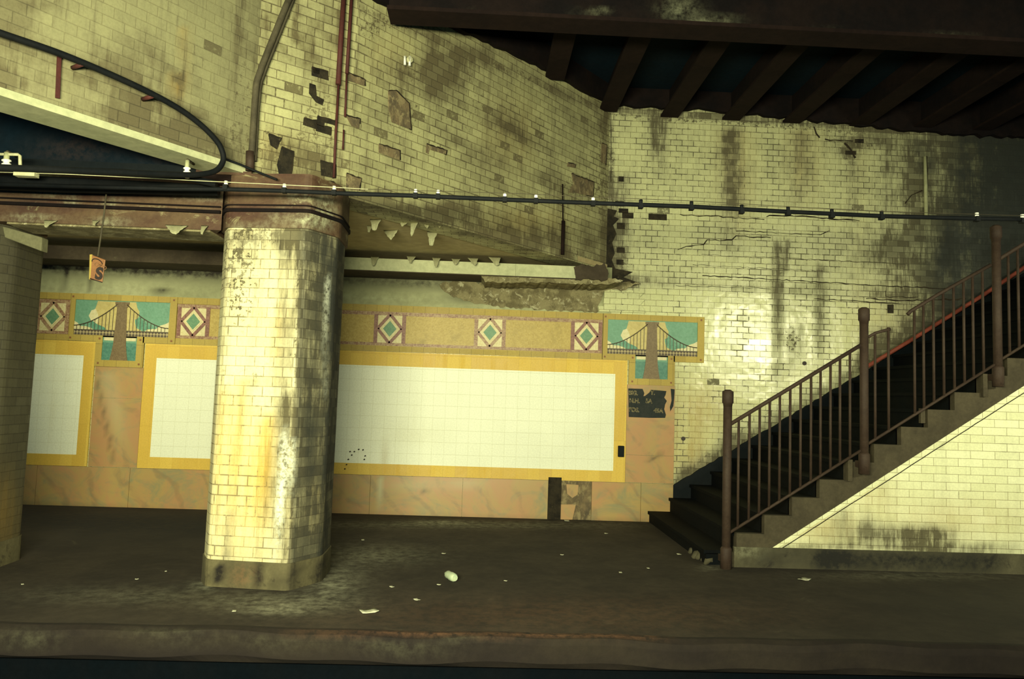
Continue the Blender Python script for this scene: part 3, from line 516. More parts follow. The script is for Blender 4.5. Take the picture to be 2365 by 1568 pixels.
def bridge(x0, label, flip=0):
    X = lambda a: x0+a
    t = thing('bridge_mosaic', label, 'mosaic', (x0+.655, D, 1.72))
    y = D-.020; zb, zt = 2.105, 2.545
    MB().box((X(.06), y, zb-.02), (X(1.25), D, zt)).box((X(.42), y, 1.795), (X(.845), D, zb)).build('sky', M['m_sky'], t)
    k = MB(); w = .08; yy = D-.032
    k.box((X(0), yy, zt), (X(1.312), D, 2.62)); k.box((X(0), yy, 2.03), (X(.062), D, zt)); k.box((X(1.225), yy, 2.03), (X(1.312), D, zt))
    k.box((X(.062), yy, 2.03), (X(.345), D, 2.105)); k.box((X(.92), yy, 2.03), (X(1.225), D, 2.105)); k.box((X(.345), yy, 1.72), (X(.425), D, 2.105)); k.box((X(.845), yy, 1.72), (X(.935), D, 2.105)); k.box((X(.425), yy, 1.72), (X(.845), D, 1.80))
    fr = k.build('olive_tile_frame', M['olive'], t)
    for a, b in ((.03, 2.58), (1.27, 2.58), (1.27, 2.065), (.39, 2.065), (.89, 2.065), (.89, 1.76), (.39, 1.76), (.03, 2.065)): MB().box((X(a)-.012, yy-.002, b-.012), (X(a)+.012, yy, b+.012)).build('corner_stud', M['sign'], fr)
    def lump(pts, name, mat, d): return MB().prism([(X(a), y-d, b) for a, b in pts], (0, d, 0)).build(name, mat, t)
    lump([(.33, zt-.01), (.31, zt-.09), (.28, zt-.16), (.24, zt-.2), (.27, zt-.28), (.38, zt-.36), (.42, zb+.07), (.63, zb+.07), (.63, zt-.01)], 'ochre_cloud', M['m_cloud'], .002)
    lump([(.63, zt-.01), (.80, zt-.01), (.82, zt-.08), (.85, zt-.13), (.84, zt-.2), (.80, zt-.25), (.82, zt-.33), (.90, zb+.07), (.63, zb+.07)], 'ochre_cloud', M['m_cloud'], .0022)
    lump([(.23, zt-.2), (.26, zt-.13), (.31, zt-.11), (.34, zt-.17), (.36, zt-.26), (.33, zt-.31), (.27, zt-.27)], 'pale_cloud', M['m_cloudp'], .003)
    lump([(.06, zt-.27), (.10, zt-.29), (.13, zt-.33), (.2, zt-.33), (.27, zt-.35), (.30, zb+.07), (.06, zb+.07)], 'pale_cloud', M['m_cloudp'], .0026)
    lump([(.93, zb+.07), (.98, zb+.11), (1.06, zb+.10), (1.12, zb+.15), (1.18, zb+.17), (1.23, zb+.20), (1.23, zb+.07)], 'pale_cloud', M['m_cloudp'], .003)
    lump([(.28, zt-.26), (.34, zt-.30), (.42, zt-.33), (.46, zt-.36), (.44, zb+.07), (.32, zb+.07), (.24, zt-.31)], 'teal_bank', M['m_sky2'], .0035)
    lump([(.80, zt-.23), (.86, zt-.2), (.90, zt-.24), (.98, zt-.30), (1.02, zb+.10), (.90, zb+.09), (.82, zt-.30)], 'teal_bank', M['m_sky2'], .0035)
    lump([(.425, 2.02), (.845, 2.02), (.845, 1.80), (.425, 1.80)], 'water', M['m_water'], .002)
    lump([(.44, 2.085), (.83, 2.085), (.83, 2.045), (.44, 2.045)], 'pale_bank', M['m_cloudp'], .0028)
    c = .635
    lump([(c+p*1.22, q) for p, q in [(-.09, 1.80), (-.078, 1.88), (-.064, 2.0), (-.058, 2.2), (-.05, 2.46), (-.06, 2.47), (-.072, zt-.03), (-.072, zt-.012), (.072, zt-.012), (.072, zt-.03), (.06, 2.47), (.05, 2.46), (.058, 2.2), (.064, 2.0), (.078, 1.88), (.09, 1.80)]], 'bridge_tower', M['m_stone'], .009)
    lump([(.065, zb), (1.222, zb), (1.222, zb+.062), (.065, zb+.062)], 'bridge_deck', M['m_truss'], .006)
    k = MB(); k.box((X(.065), y-.008, zb+.060), (X(1.222), y, zb+.070)); k.box((X(.065), y-.008, zb-.006), (X(1.222), y, zb+.004)); k.build('deck_rail', M['m_dark'], t)
    for s in (-1, 1):
        pts = []
        for i in range(13):
            q = i/12; xx = c+s*(.06+.525*q); zz = (zb+.115)+(zt-.045-zb-.115)*(1-q)**1.75
            pts.append((X(xx), y-.006, zz))
            if 0 < i < 12: MB().box((X(xx)-.0035, y-.005, zb+.07), (X(xx)+.0035, y, zz)).build('hanger', M['m_dark'], t)
        MB().tube(pts, .0065, 6).build('suspension_cable', M['m_dark'], t)
    return t
bridge(-5.175, 'suspension bridge mosaic on the left, above the tan marble pilaster')
bridge(1.518, 'suspension bridge mosaic on the right, above the black stencil patch')
# stencil patch
t = thing('stencil_patch', 'black painted patch with worn tan stencil lettering on the right marble pilaster', 'painted notice', atY(1500, 930, D-.02))
yy = D-.021
pp = [(1451, 897), (1484, 898), (1488, 908), (1486, 915), (1490, 914), (1500, 906), (1503, 900), (1539, 903), (1537, 912), (1534, 918), (1540, 926), (1536, 934), (1534, 945), (1538, 958), (1536, 965), (1500, 965), (1452, 963)]
MB().prism([atY(a, b, yy) for a, b in pp], (0, -.003, 0)).build('black_paint', M['black'], t)
MB().prism([atY(a, b, yy) for a, b in [(1549, 898), (1558, 899), (1557, 920), (1555, 938), (1548, 950), (1547, 940), (1551, 925)]], (0, -.003, 0)).build('black_paint', M['black'], t)
def text(s, p, size, y, mat, parent, name, rot=0, ext=.001, sx=1.0):
    c = bpy.data.curves.new(name, 'FONT'); c.body = s; c.offset = .004*size/.07 if ext < .001 else (.006 if s == 'S' else 0.0); c.size = size; c.extrude = ext; c.align_x = 'LEFT'
    o = bpy.data.objects.new(name, c); COL.objects.link(o); bpy.context.view_layer.update()
    me = bpy.data.meshes.new_from_object(o); COL.objects.unlink(o); bpy.data.objects.remove(o)
    R = Matrix.Translation(Vector(p)-parent_origin(parent)) @ Matrix.Rotation(math.pi/2, 4, 'X') @ Matrix.Rotation(rot, 4, 'Z') @ Matrix.Diagonal((sx, 1, 1, 1))
    me.transform(R); me.materials.append(mat); me.name = name
    q = bpy.data.objects.new(name, me); COL.objects.link(q); q.parent = parent
    return q
for s, a, b in (('SIG.', 1452, 911), ('Y.', 1502, 911), ('N.H.', 1453, 929), ('5A', 1491, 930), ('PDS.', 1452, 950), ('45A', 1510, 952)):
    p = atY(a, b, yy-.004); text(s, p, .074, yy, M['letters'], t, 'stencil_lettering', -.03, .0006, .95)
t = thing('electrical_box', 'small dark box on the yellow border at the right end of the long white panel', 'electrical box', atY(1433, 1042, D-.018))
a = atY(1427, 1029, D-.018); b = atY(1440, 1055, D-.018)
MB().box((a.x, D-.06, b.z), (b.x, D-.0195, a.z)).build('housing', M['cable'], t, bevel=.006)
MB().box((a.x+.01, D-.065, b.z+.01), (b.x-.01, D-.06, a.z-.01)).build('cover', M['dado'], t)

# ================================================================== COLUMN, PILLAR, GIRDER
POLY = [(-2.139, 6.158), (-2.042, 5.963), (-1.406, 5.881), (-1.227, 6.195), (-1.236, 6.602), (-1.42, 6.80), (-1.96, 6.84), (-2.139, 6.62)]
def grow(poly, d, off=(0, 0)):
    cx = sum(p[0] for p in poly)/len(poly); cy = sum(p[1] for p in poly)/len(poly); out = []
    for x, y in poly:
        v = Vector((x-cx, y-cy)); v = v*(1+d/v.length); out.append((cx+v.x+off[0], cy+v.y+off[1]))
    return out
def rounded(poly, r=.05, seg=3):
    out = []; n = len(poly)
    for i in range(n):
        p = Vector(poly[i]); a = (Vector(poly[i-1])-p); b = (Vector(poly[(i+1) % n])-p)
        ra = min(r, a.length*.3); rb = min(r, b.length*.3); a = p+a.normalized()*ra; b = p+b.normalized()*rb
        for k in range(seg+1):
            q = k/seg; out.append(tuple((a*(1-q)**2+p*2*q*(1-q)+b*q*q)))
    return out
def shaft(poly, z0, z1, res=.05):
    P = []; n = len(poly)
    for i in range(n):
        a = Vector(poly[i]); b = Vector(poly[(i+1) % n]); m = max(1, int((b-a).length/res))
        P += [a+(b-a)*(k/m) for k in range(m)]
    m = len(P); nz = max(1, int((z1-z0)/res)); mb = MB()
    mb.add([(p.x, p.y, z0+(z1-z0)*j/nz) for j in range(nz+1) for p in P], [(j*m+i, j*m+(i+1) % m, (j+1)*m+(i+1) % m, (j+1)*m+i) for j in range(nz) for i in range(m)])
    mb.f += [tuple(range(m-1, -1, -1)), tuple(nz*m+i for i in range(m))]; mb.sm += [False, False]
    return mb
Sc = [('h', 712, 545, 684, 1330, 7, .95), ('l', 668, 545, 650, 1330, 12, .55), ('l', 698, 545, 674, 1330, 7, .8), ('b', 545, 590, 60, 60, .28), ('b', 640, 560, 90, 30, .3), ('l', 710, 545, 690, 1330, 15, .85), ('l', 745, 560, 725, 1330, 34, .42), ('l', 785, 545, 752, 1330, 14, .6), ('b', 560, 545, 90, 22, .35), ('b', 660, 530, 60, 30, .5), ('b', 730, 590, 40, 50, .5), ('d', 650, 545, 628, 1300, 16, .30), ('d', 668, 900, 660, 1330, 22, .5), ('l', 535, 1180, 520, 1300, 10, .5), ('d', 590, 700, 585, 900, 10, .2), ('d', 640, 1020, 620, 1300, 12, .4), ('b', 708, 760, 12, 40, .5), ('l', 505, 680, 480, 1250, 4, .35), ('b', 575, 885, 24, 10, .6), ('b', 725, 1230, 16, 30, .5), ('d', 690, 1150, 690, 1330, 10, .6), ('b', 560, 640, 50, 40, .25), ('l', 720, 640, 735, 1000, 6, .5)]  # darker right of the front edge, plus drips and stains
Rc = [('b', 560, 1130, 80, 160, .35), ('d', 620, 960, 600, 1250, 26, .5), ('d', 560, 880, 540, 1250, 18, .4), ('d', 610, 600, 600, 800, 10, .2), ('d', 520, 900, 500, 1200, 14, .3), ('d', 645, 700, 640, 900, 16, .3), ('b', 735, 1150, 25, 120, .3)]
Pc = [('d', 655, 1000, 640, 1320, 6, .8), ('d', 672, 1020, 668, 1150, 10, .8), ('l', 757, 650, 750, 900, 4, .7), ('b', 625, 1310, 12, 10, .6), ('l', 660, 1050, 645, 1200, 4, .7)]
Rc = [k[:-1]+(min(1.3, k[-1]*1.5),) for k in Rc]
Kc = [('b', 545, 590, 60, 60, .75), ('b', 555, 690, 50, 70, .55), ('b', 640, 540, 120, 22, .9), ('b', 730, 600, 50, 60, .6), ('l', 700, 545, 672, 1330, 18, .6), ('b', 590, 860, 40, 30, .4), ('b', 510, 900, 20, 200, .3), ('b', 560, 1180, 60, 80, .25), ('l', 740, 700, 722, 1300, 22, .5)]
def column(off, label, st):
    c = thing('tiled_column', label, 'column', (-1.68+off[0], 6.35+off[1], 0))
    cb = atY(600, 522, 5.9).z; cm = atY(600, 485, 5.9).z; cm2 = atY(600, 473, 5.9).z
    pr = rounded([(x+off[0], y+off[1]) for x, y in POLY], .045)
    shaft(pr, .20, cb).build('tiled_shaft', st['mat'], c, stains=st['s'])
    shaft(rounded(grow(POLY, .012, off), .05), 0, .20, .06).build('cement_foot', M['footcement'], c, stains={'grime_shade': [('l', 512, 1302, 500, 1350, 12, 1.3), ('l', 595, 1300, 592, 1358, 7, 1.3), ('b', 640, 1340, 12, 20, .6), ('l', 690, 1300, 665, 1360, 14, .8), ('l', 745, 1290, 730, 1345, 12, .9)], 'rust': [('b', 560, 1330, 25, 25, .5)]})
    k = c0 = shaft(rounded(grow(POLY, .022, off), .05), cb-.01, 3.19, .06).build('capital', M['girder'], c, stains={'pale': [('b', 700, 512, 30, 16, .8), ('b', 640, 500, 25, 12, .5), ('b', 735, 505, 25, 20, .8), ('b', 690, 455, 30, 12, .5), ('b', 760, 490, 18, 30, .6), ('b', 580, 522, 60, 6, .5), ('b', 745, 465, 20, 14, .5)]})
    shaft(rounded(grow(POLY, .040, off), .05), cm-.014, cm+.014, .3).build('moulding', M['steeldk'], c0)
    shaft(rounded(grow(POLY, .034, off), .05), cm2-.005, cm2+.005, .3).build('moulding', M['steeldk'], c0)
    return c
column((0, 0), 'stained cream tiled column with maroon capital standing free on the platform', dict(mat=M['column'], s={'grime_shade': Sc, 'rust': Rc, 'pale': Pc, 'speck': Kc, 'soot_shade': [('h', 714, 545, 688, 1330, 6, .66), ('l', 702, 545, 678, 1330, 9, .5), ('b', 545, 1290, 40, 40, .3), ('d', 620, 1050, 600, 1330, 7, .35), ('d', 560, 900, 550, 1150, 5, .25), ('l', 785, 560, 750, 1330, 16, .35), ('d', 655, 560, 640, 1320, 9, .28), ('d', 540, 1120, 525, 1330, 8, .3), ('d', 585, 760, 575, 980, 7, .18), ('b', 735, 590, 40, 40, .3), ('b', 715, 1000, 14, 120, .3), ('d', 505, 560, 500, 900, 4, .3)]}))  # side right of the front edge darkened further
M['pillar'] = tile_mat('dim_pillar_tile', (.066, .061, .034), (.057, .052, .029), (.035, .031, .017), amt=.35, streak=.4, rough=.55, fine=.25, grime_shade=(.032, .026, .014))
column((-2.62, .085), 'dark grimy tiled pillar cut off by the left edge of the photo', dict(mat=M['pillar'], s={'grime_shade': [('b', 40, 600, 60, 60, .4)], 'rust': [('b', 10, 1180, 30, 90, .4)]}))
g = thing('girder', 'maroon peeling girder spanning from the left pillar to the tiled column', 'girder', (-3.0, 6.15, 2.85))
gy = 6.02; gx0, gx1 = -4.2, -2.02; GB = atY(300, 523, gy).z; gm = atY(300, 482, gy).z; gt = atY(300, 470, gy).z
gpoly = [(-3.94, gy+.001), (-2.117, gy+.001), (-2.20, gy+.14), (-2.20, gy+.42), (-3.79, gy+.42), (-3.79, gy+.28)]
MB().grid((-3.94, gy, GB), (1.823, 0, 0), (0, 0, 3.17-GB), 60, 10).prism([(a, b, GB) for a, b in gpoly], (0, 0, 3.17-GB)).build('beam', M['girder'], g, stains={'pale': [('b', 120, 445, 40, 9, .5), ('b', 255, 470, 20, 10, .7), ('b', 70, 505, 60, 8, .6), ('b', 250, 515, 40, 9, .8), ('b', 480, 455, 60, 8, .4), ('b', 165, 465, 16, 10, .6)], 'grime_shade': [('b', 60, 470, 50, 20, .4)]})
MB().box((-3.93, gy-.028, gm-.012), (-2.125, gy, gm+.012)).build('moulding', M['steeldk'], g)
MB().box((-3.93, gy-.022, gt-.005), (-2.125, gy, gt+.005)).build('moulding', M['steeldk'], g)
MB().box((-3.85, gy-.03, 3.171), (-2.20, gy+.15, 3.25)).build('top_flange', M['dado'], g)
MB().box((-3.79, gy+.02, GB-.015), (-2.21, gy+.40, GB+.002)).build('underside', M['plasterb'], g)
g = thing('beam_end', 'pale painted beam end jutting out above the left-hand pillar', 'beam', atY(50, 550, 6.3))
P = [atY(5, 522, 5.85), atY(97, 548, 5.85), atY(95, 580, 5.85), atY(10, 548, 5.85)]
MB().prism(P, (0, .09, .0)).build('beam_block', M['beamend'], g, bevel=.008)
t = thing('beam_block', 'short brown steel block on top of the girder beside the tiled column', 'steel block', atY(520, 410, 5.95))
a = atY(458, 393, 5.95); b = atY(578, 427, 5.95)
MB().box((a.x, 5.95, b.z), (b.x, 6.15, a.z)).build('block', M['steel'], t, bevel=.01)
MB().box((a.x-.01, 5.93, a.z-.03), (b.x+.01, 6.16, a.z)).build('cap_plate', M['girder'], t)

# ================================================================== CEILING STEEL
t = thing('cross_girder', 'big dark girder crossing the whole upper right above the stairs', 'girder', (3.8, 6.6, 4.85))
MB().box((-.95, 6.52, 4.86), (8.6, 6.56, 5.59)).grid((-.95, 6.515, 4.86), (9.55, 0, 0), (0, 0, .73), 160, 12).build('web', M['steeldk'], t, stains={'pale': [('b', 1080, 32, 12, 4, .8), ('b', 1380, 30, 20, 5, .8), ('b', 1330, 30, 20, 4, .7), ('b', 1640, 50, 50, 9, .6), ('b', 1900, 80, 30, 8, .5), ('b', 2180, 95, 50, 9, .7), ('b', 1570, 20, 40, 20, .4)]})
MB().box((-.95, 6.40, 4.84), (8.6, 6.68, 4.875)).build('bottom_flange', M['steel'], t)
jx = [.72, 1.50, 2.33, 3.15, 3.96, 4.86, 5.7, 6.5, 7.3]
for i, x in enumerate(jx):
    o = thing('ceiling_joist', ['First', 'Second', 'Third', 'Fourth', 'Fifth', 'Sixth', 'Seventh', 'Eighth', 'Ninth'][i]+' rusty ceiling joist from the left, running back from the big dark girder', 'joist', (x, 8.1, 5.25), 'ceiling joists above the stairs')
    y1 = D if x > 1.6 else A0.y+(x-A0.x)*(B0.y-A0.y)/(B0.x-A0.x)-.05
    MB().box((x-.115, 6.56, 5.25), (x+.115, y1, 5.28)).build('bottom_flange', M['steel'], o)
    MB().box((x-.02, 6.56, 5.28), (x+.02, y1, 5.59)).build('web', M['steeldk'], o)

# ================================================================== STAIRS
RUN, RISE = .2625, .1735; X1, Z1 = 2.160, .1355; SY = 7.12
st = thing('staircase', 'dark concrete staircase climbing to the right against the back wall', 'staircase', (2.16, 8.4, 0))
NS = 21
for k in range(NS):
    x0 = X1+RUN*k; z1 = Z1+RISE*k; xe = 8.0
    q = MB(); zb = max(0, z1-RISE-.10)
    q.box((x0, SY+.06, zb), (x0+RUN+.06, D-.03, z1-.03)); q.box((x0-.02, SY+.06, z1-.035), (x0+RUN+.01, D-.03, z1))
    q.build('step', M['tread'], st)
poly = []
for k in range(NS):
    x0 = X1+RUN*k; z1 = Z1+RISE*k
    if k == 0: poly += [(2.36, 0), (2.36, Z1)]
    else: poly += [(x0, Z1+RISE*(k-1)), (x0, z1)]
poly += [(X1+RUN*NS, Z1+RISE*(NS-1))]
sl = .6516
low = lambda x: .182+(x-2.756)*sl
xe = X1+RUN*NS
poly += [(xe, low(xe)), (2.756, .182), (2.756, 0)]
# concave outline: build as strips so that it stays clean
q = MB()
def quad(pts): q.prism([(a, SY-.012, b) for a, b in pts], (0, .09, 0))
quad([(2.36, 0), (2.756, 0), (2.756, .182), (2.756, Z1), (2.36, Z1)][:3]+[(2.756, Z1), (2.36, Z1)] if Z1 > .182 else [(2.36, 0), (2.756, 0), (2.756, Z1), (2.36, Z1)])
for k in range(1, NS):
    x0 = X1+RUN*k; x1 = x0+RUN; z1 = Z1+RISE*k; zl = lambda x: max(.0 if x < 2.756 else -9, low(x) if x >= 2.756 else Z1-.001)
    if x1 <= 2.756: quad([(x0, Z1), (x1, Z1), (x1, z1), (x0, z1)])
    elif x0 < 2.756: quad([(x0, Z1), (2.756, Z1), (2.756, .182), (x1, low(x1)), (x1, z1), (x0, z1)])
    else: quad([(x0, low(x0)), (x1, low(x1)), (x1, z1), (x0, z1)])
q.build('stringer', M['concrete'], st)
q = MB(); nx = 80
vs = []; fs = []
for i in range(nx+1):
    x = 2.756+(xe-2.756)*i/nx
    for j in range(21): vs.append((x, SY, .182+(low(x)-.182)*j/20))
for i in range(nx):
    for j in range(20): fs.append((i*21+j, (i+1)*21+j, (i+1)*21+j+1, i*21+j+1))
q.add(vs, fs)
q.build('tiled_side', M['stairtile'], st, stains={'grime_shade': [('b', 2060, 1235, 130, 26, .8), ('b', 1945, 1195, 22, 22, .6), ('b', 2140, 1235, 60, 18, .9), ('l', 1790, 1262, 2365, 1268, 9, .5), ('b', 2200, 1290, 120, 30, .8), ('b', 2000, 1215, 16, 40, .5), ('b', 2168, 1062, 4, 3, 1), ('d', 2180, 990, 2176, 1040, 5, .5)], 'rust': [('b', 2200, 1200, 160, 50, .35), ('b', 1900, 1220, 80, 40, .5), ('b', 2010, 1140, 60, 40, .3)]})
a = Vector((2.74, SY-.006, .172)); b = Vector((xe, SY-.006, low(xe)-.006)); d = (b-a).normalized(); nn = Vector((d.z, 0, -d.x))*.055
MB().prism([a, a+nn*.6+d*.05, b+nn, b], (0, .02, 0)).build('edge_tile', M['stairtile'], st)
MB().strip([a+nn+d*(.09*i)+Vector((0, -.001, random.uniform(-.002, .002))) for i in range(int((b-a).length/.09))], .006, (0, -1, 0)).build('joint_line', M['crack_shade'], st)
q = MB(); q.grid((2.40, SY-.02, 0), (xe-2.40, 0, 0), (0, 0, .186), 60, 3); q.box((2.40, SY-.019, 0), (xe, SY+.02, .186)); q.build('cement_curb', M['cement'], st, stains={'grime_shade': [('l', 1900, 1290, 2300, 1300, 30, .9), ('l', 1760, 1290, 1950, 1292, 30, .5)], 'pale': [('b', 1720, 1265, 40, 20, .3)]})
for q in range(7):
    px, py = 1598+q*6.4, 1266+q*5.4; c = atZ(px+random.uniform(-3, 3), py+random.uniform(-3, 3), .02); r = random.uniform(.03, .055)
    MB().tube([c-Vector((r*1.3, 0, .02)), c-Vector((r*.6, 0, -.01)), c+Vector((r*.5, .01, random.uniform(.01, .03))), c+Vector((r*1.3, .02, -.02))], [r*.4, r*.9, r*.8, r*.4], 8).build('kerb_fragment', M['cement'], st)
# black dado on the wall along the stairs
P = [(2.467, .466), (4.821, 1.935), (6.533, 3.02), (8.0, 3.95), (8.0, 2.2), (2.467, 0)]
dd = [atY(1555+ (1980-1555)*i/40, 1121+(868-1121)*i/40+random.uniform(-2, 2), D-.03) for i in range(41)]
mb = MB(); top = [(p.x, p.z) for p in dd]+[(6.533, 3.02), (8.0, 3.95)]
for (a, b), (c, d) in zip(top, top[1:]):
    mb.prism([(a, D-.03, max(0, b-1.35)), (c, D-.03, max(0, d-1.35)), (c, D-.03, d), (a, D-.03, b)], (0, .03, 0))
tag(mb.build('trim_9', M['dado']), kind='structure')
# railing
RY = 7.03
rl = thing('stair_railing', 'brown iron stair railing with three tall newel posts and broken top rail', 'railing', (2.31, RY, 0))
def newel(x, z0, z1, r, foot):
    m = MB(); m.tube([(x, RY, z0), (x, RY, z1-.06)], r, 12); p = m.build('newel_post', M['iron'], rl)
    m = MB(); m.tube([(x, RY, z1-.16), (x, RY, z1-.13), (x, RY, z1-.125), (x, RY, z1-.02), (x, RY, z1)], [r, r+.004, r+.012, r+.012, r*.6], 12); m.build('cap', M['iron'], p)
    m = MB(); m.tube([(x, RY, z0), (x, RY, z0+.18), (x, RY, z0+.2)], [r+.012, r+.012, r], 12); m.build('foot_sleeve', M['iron'], p)
    m = MB(); m.box((x-.05, RY, z0+.06), (x+.05, SY-.013, z0+.12)); m.build('fixing_plate', M['iron'], p)
NP = [(2.30, 0.0, 1.645), (3.60, .90, 2.47), (4.90, 1.76, 3.32), (6.2, 2.6, 4.15)]
for x, a, b in NP: newel(x, a, b, .040, 0)
s1 = lambda x: 1.345+(x-2.36)*.640
s0 = lambda x: .345+(x-2.36)*.640
def rail(name, pts, r, parent=rl): return MB().tube(pts, r, 8).build(name, M['iron'], parent)
rail('top_rail', [(2.33, RY, s1(2.33)), (3.60, RY, s1(3.60)-.01)], .019)
pb_ = [atY(a, b, RY) for a, b in ((2000, 781), (2022, 769), (2040, 764), (2056, 760))]
rail('top_rail', pb_, .014)
pc_ = [atY(a, b, RY) for a, b in ((2096, 726), (2104, 718), (2170, 678), (2288, 612))]
rail('top_rail', pc_, .017)
rail('top_rail', [(4.92, RY, s1(4.92)), (7.0, RY, s1(7.0))], .019)
rail('bottom_rail', [(2.33, RY, s0(2.33)), (3.60, RY, s0(3.60))], .014)
rail('bottom_rail', [(3.62, RY, s0(3.62)+.02), (4.90, RY, s0(4.90)+.02)], .014)
rail('bottom_rail', [(4.92, RY, s0(4.92)+.03), (7.0, RY, s0(7.0)+.03)], .014)
for px in [1706, 1731, 1754.5, 1777.5, 1801, 1825, 1849, 1873, 1895, 1918, 1940, 1963]:
    x = atY(px, 1000-(px-1690)*.3, RY).x; rail('baluster', [(x, RY, s0(x)), (x, RY, s1(x))], .0125)
for px, py, top in [(2021, 850, 767), (2052, 850, 756), (2112, 800, 716), (2133, 790, 704), (2156, 780, 690), (2179, 765, 676), (2203, 750, 660), (2226, 735, 648), (2247, 725, 636), (2270, 715, 622)]:
    x = atY(px, py, RY).x; z = atY(px, top, RY).z; rail('baluster', [(x, RY, s0(x)+.02), (x, RY, z)], .0125)
for px, py in [(2330, 700), (2352, 690), (2375, 680), (2398, 670)]:
    x = atY(px, py, RY).x; rail('baluster', [(x, RY, s0(x)+.03), (x, RY, s1(x))], .0125)
for px, py, h in [(1958, 1085, .20), (2268, 890, .22), (2125, 960, .14)]:
    p = atY(px, py, SY-.0); MB().box((p.x-.022, SY-.05, p.z-h/2), (p.x+.022, SY-.014, p.z+h/2)).build('support_stub', M['concrete'], rl)
# red handrail
P = [atY(a, b, D-.09) for a, b in ((1992, 853), (2100, 788), (2270, 682), (2365, 618), (2470, 548))]
hr = thing('handrail', 'red painted handrail sloping up the wall beside the stairs', 'handrail', P[0])
MB().tube(P, .026, 10).build('rail', M['red'], hr)
for p in (P[1], P[2], (P[0]+P[1])/2): MB().tube([p, p+Vector((0, .09, -.05))], .012, 6).build('bracket', M['iron'], hr)

# ================================================================== CABLES, PIPES, FITTINGS
CY = 5.5
main = [(-60, 424), (150, 430), (400, 436), (520, 437), (660, 441), (800, 447), (960, 452), (1166, 461), (1370, 469), (1597, 477), (1820, 489), (2036, 499), (2256, 505), (2420, 508)]
t = thing('overhead_cable', 'long black overhead cable crossing the photo from the pillar to the stairs', 'cable', atY(960, 452, CY))
MB().tube([atY(a, b, CY) for a, b in main], .0165, 8).build('cable_run', M['cable'], t)
t = thing('messenger_wire', 'thin pale wire strung just above the long black overhead cable', 'wire', atY(450, 417, CY))
MB().tube([atY(a, b, CY-.02) for a, b in [(-60, 396), (150, 402), (450, 417), (780, 433), (850, 437)]], .003, 6).build('strand', M['wire'], t)
MB().tube([atY(a, b, CY-.02) for a, b in [(850, 437), (960, 440), (1200, 447), (1370, 455), (1597, 464), (1820, 477), (2036, 488), (2420, 500)]], .0022, 6).build('strand', M['pipe'], t)
t = thing('feeder_cable', 'thick black cable along the top of the maroon girder', 'cable', atY(250, 428, 5.75))
MB().tube([atY(a, b, 5.75) for a, b in [(-60, 419), (150, 427), (300, 432), (505, 440)]], [.058, .058, .052, .042], 12).build('cable_run', M['cable'], t)
t = thing('feeder_cable', 'thinner black cable just above the thick one along the maroon girder', 'cable', atY(250, 397, 5.72))
MB().tube([atY(a, b, 5.60) for a, b in [(-60, 385), (100, 392), (280, 398), (420, 408), (500, 425)]], .026, 8).build('cable_run', M['cable'], t)
ORD = ['First', 'Second', 'Third', 'Fourth', 'Fifth', 'Sixth', 'Seventh', 'Eighth', 'Ninth', 'Tenth', 'Eleventh', 'Twelfth', 'Thirteenth', 'Fourteenth', 'Fifteenth', 'Sixteenth']
clips = [(522, 424, 1), (657, 431, 1), (772, 436, 1), (960, 443, 1), (1012, 445, 1), (1166, 452, 1), (1238, 455, 1), (1370, 461, 1), (1480, 467, 0), (1597, 471, 0), (1713, 479, 0), (1820, 483, 0), (1921, 489, 0), (2036, 493, 0), (2256, 497, 1), (2361, 501, 1)]
def clip(p, lit, label):
    o = thing('cable_clip', label, 'cable clip', p, 'clips along the overhead cable')
    MB().tube([p+Vector((0, 0, .018)), p+Vector((0, -.002, -.012))], .014, 8).build('insulator', M['porcelain'] if lit else M['cable'], o)  # same insulators in less light: shade put into the colour as black
    MB().box(p+Vector((-.016, -.022, -.048)), p+Vector((.016, .022, -.010))).build('clamp', M['cable'], o)
    return o
protos = {}
for i, (a, b, br) in enumerate(clips):
    lab = '%s clip from the left on the long black overhead cable, %s' % (ORD[i], 'white topped' if br else 'dark')
    p = atY(a, b, CY)
    if br not in protos: protos[br] = clip(p, br, lab)
    else:
        o = protos[br].copy(); COL.objects.link(o); o.location = p; o['label'] = lab
        for ch in protos[br].children:
            c = ch.copy(); COL.objects.link(c); c.parent = o
# hanging loop of cable in front of the left wall
def onL(a, b, d=.12): return onplane(a, b, L0+nL*d, nL)
lp = [(-80, 46), (0, 76), (150, 128), (300, 192), (400, 243), (460, 285), (500, 325), (514, 352), (515, 372), (503, 391), (480, 400), (440, 404), (380, 402), (250, 397), (100, 391), (-60, 385)]
def smooth(pts, n=6):
    P = [Vector(p) for p in pts]; out = []
    for i in range(len(P)-1):
        a, b, c, d = P[max(i-1, 0)], P[i], P[i+1], P[min(i+2, len(P)-1)]
        for k in range(n):
            q = k/n; out.append(.5*((2*b)+(c-a)*q+(2*a-5*b+4*c-d)*q*q+(3*b-a-3*c+d)*q**3))
    return out+[P[-1]]
t = thing('looped_cable', 'thick black cable looping down in front of the left wall', 'cable', onL(300, 192))
MB().tube(smooth([onL(a, b) for a, b in lp]), .021, 10).build('cable_run', M['cable'], t)
for a, b in ((190, 148), (352, 222)): 
    p = onL(a, b, .12); MB().tube([p, p-nL*.115], .016, 6).build('wall_hook', M['redpipe'], t)
t = thing('tie_wire', 'thin black wire from the cable loop down to the column head', 'wire', atY(575, 390, 5.8))
MB().tube(smooth([atY(a, b, 5.8) for a, b in [(514, 365), (550, 378), (590, 395), (640, 415)]]), .009, 6).build('strand', M['cable'], t)
def onF(a, b, d=.05): return onplane(a, b, L0+nF*d, nF)
t = thing('bent_conduit', 'pair of grimy bent conduits running up the wall left of the red pipes', 'conduit', onF(590, 200))
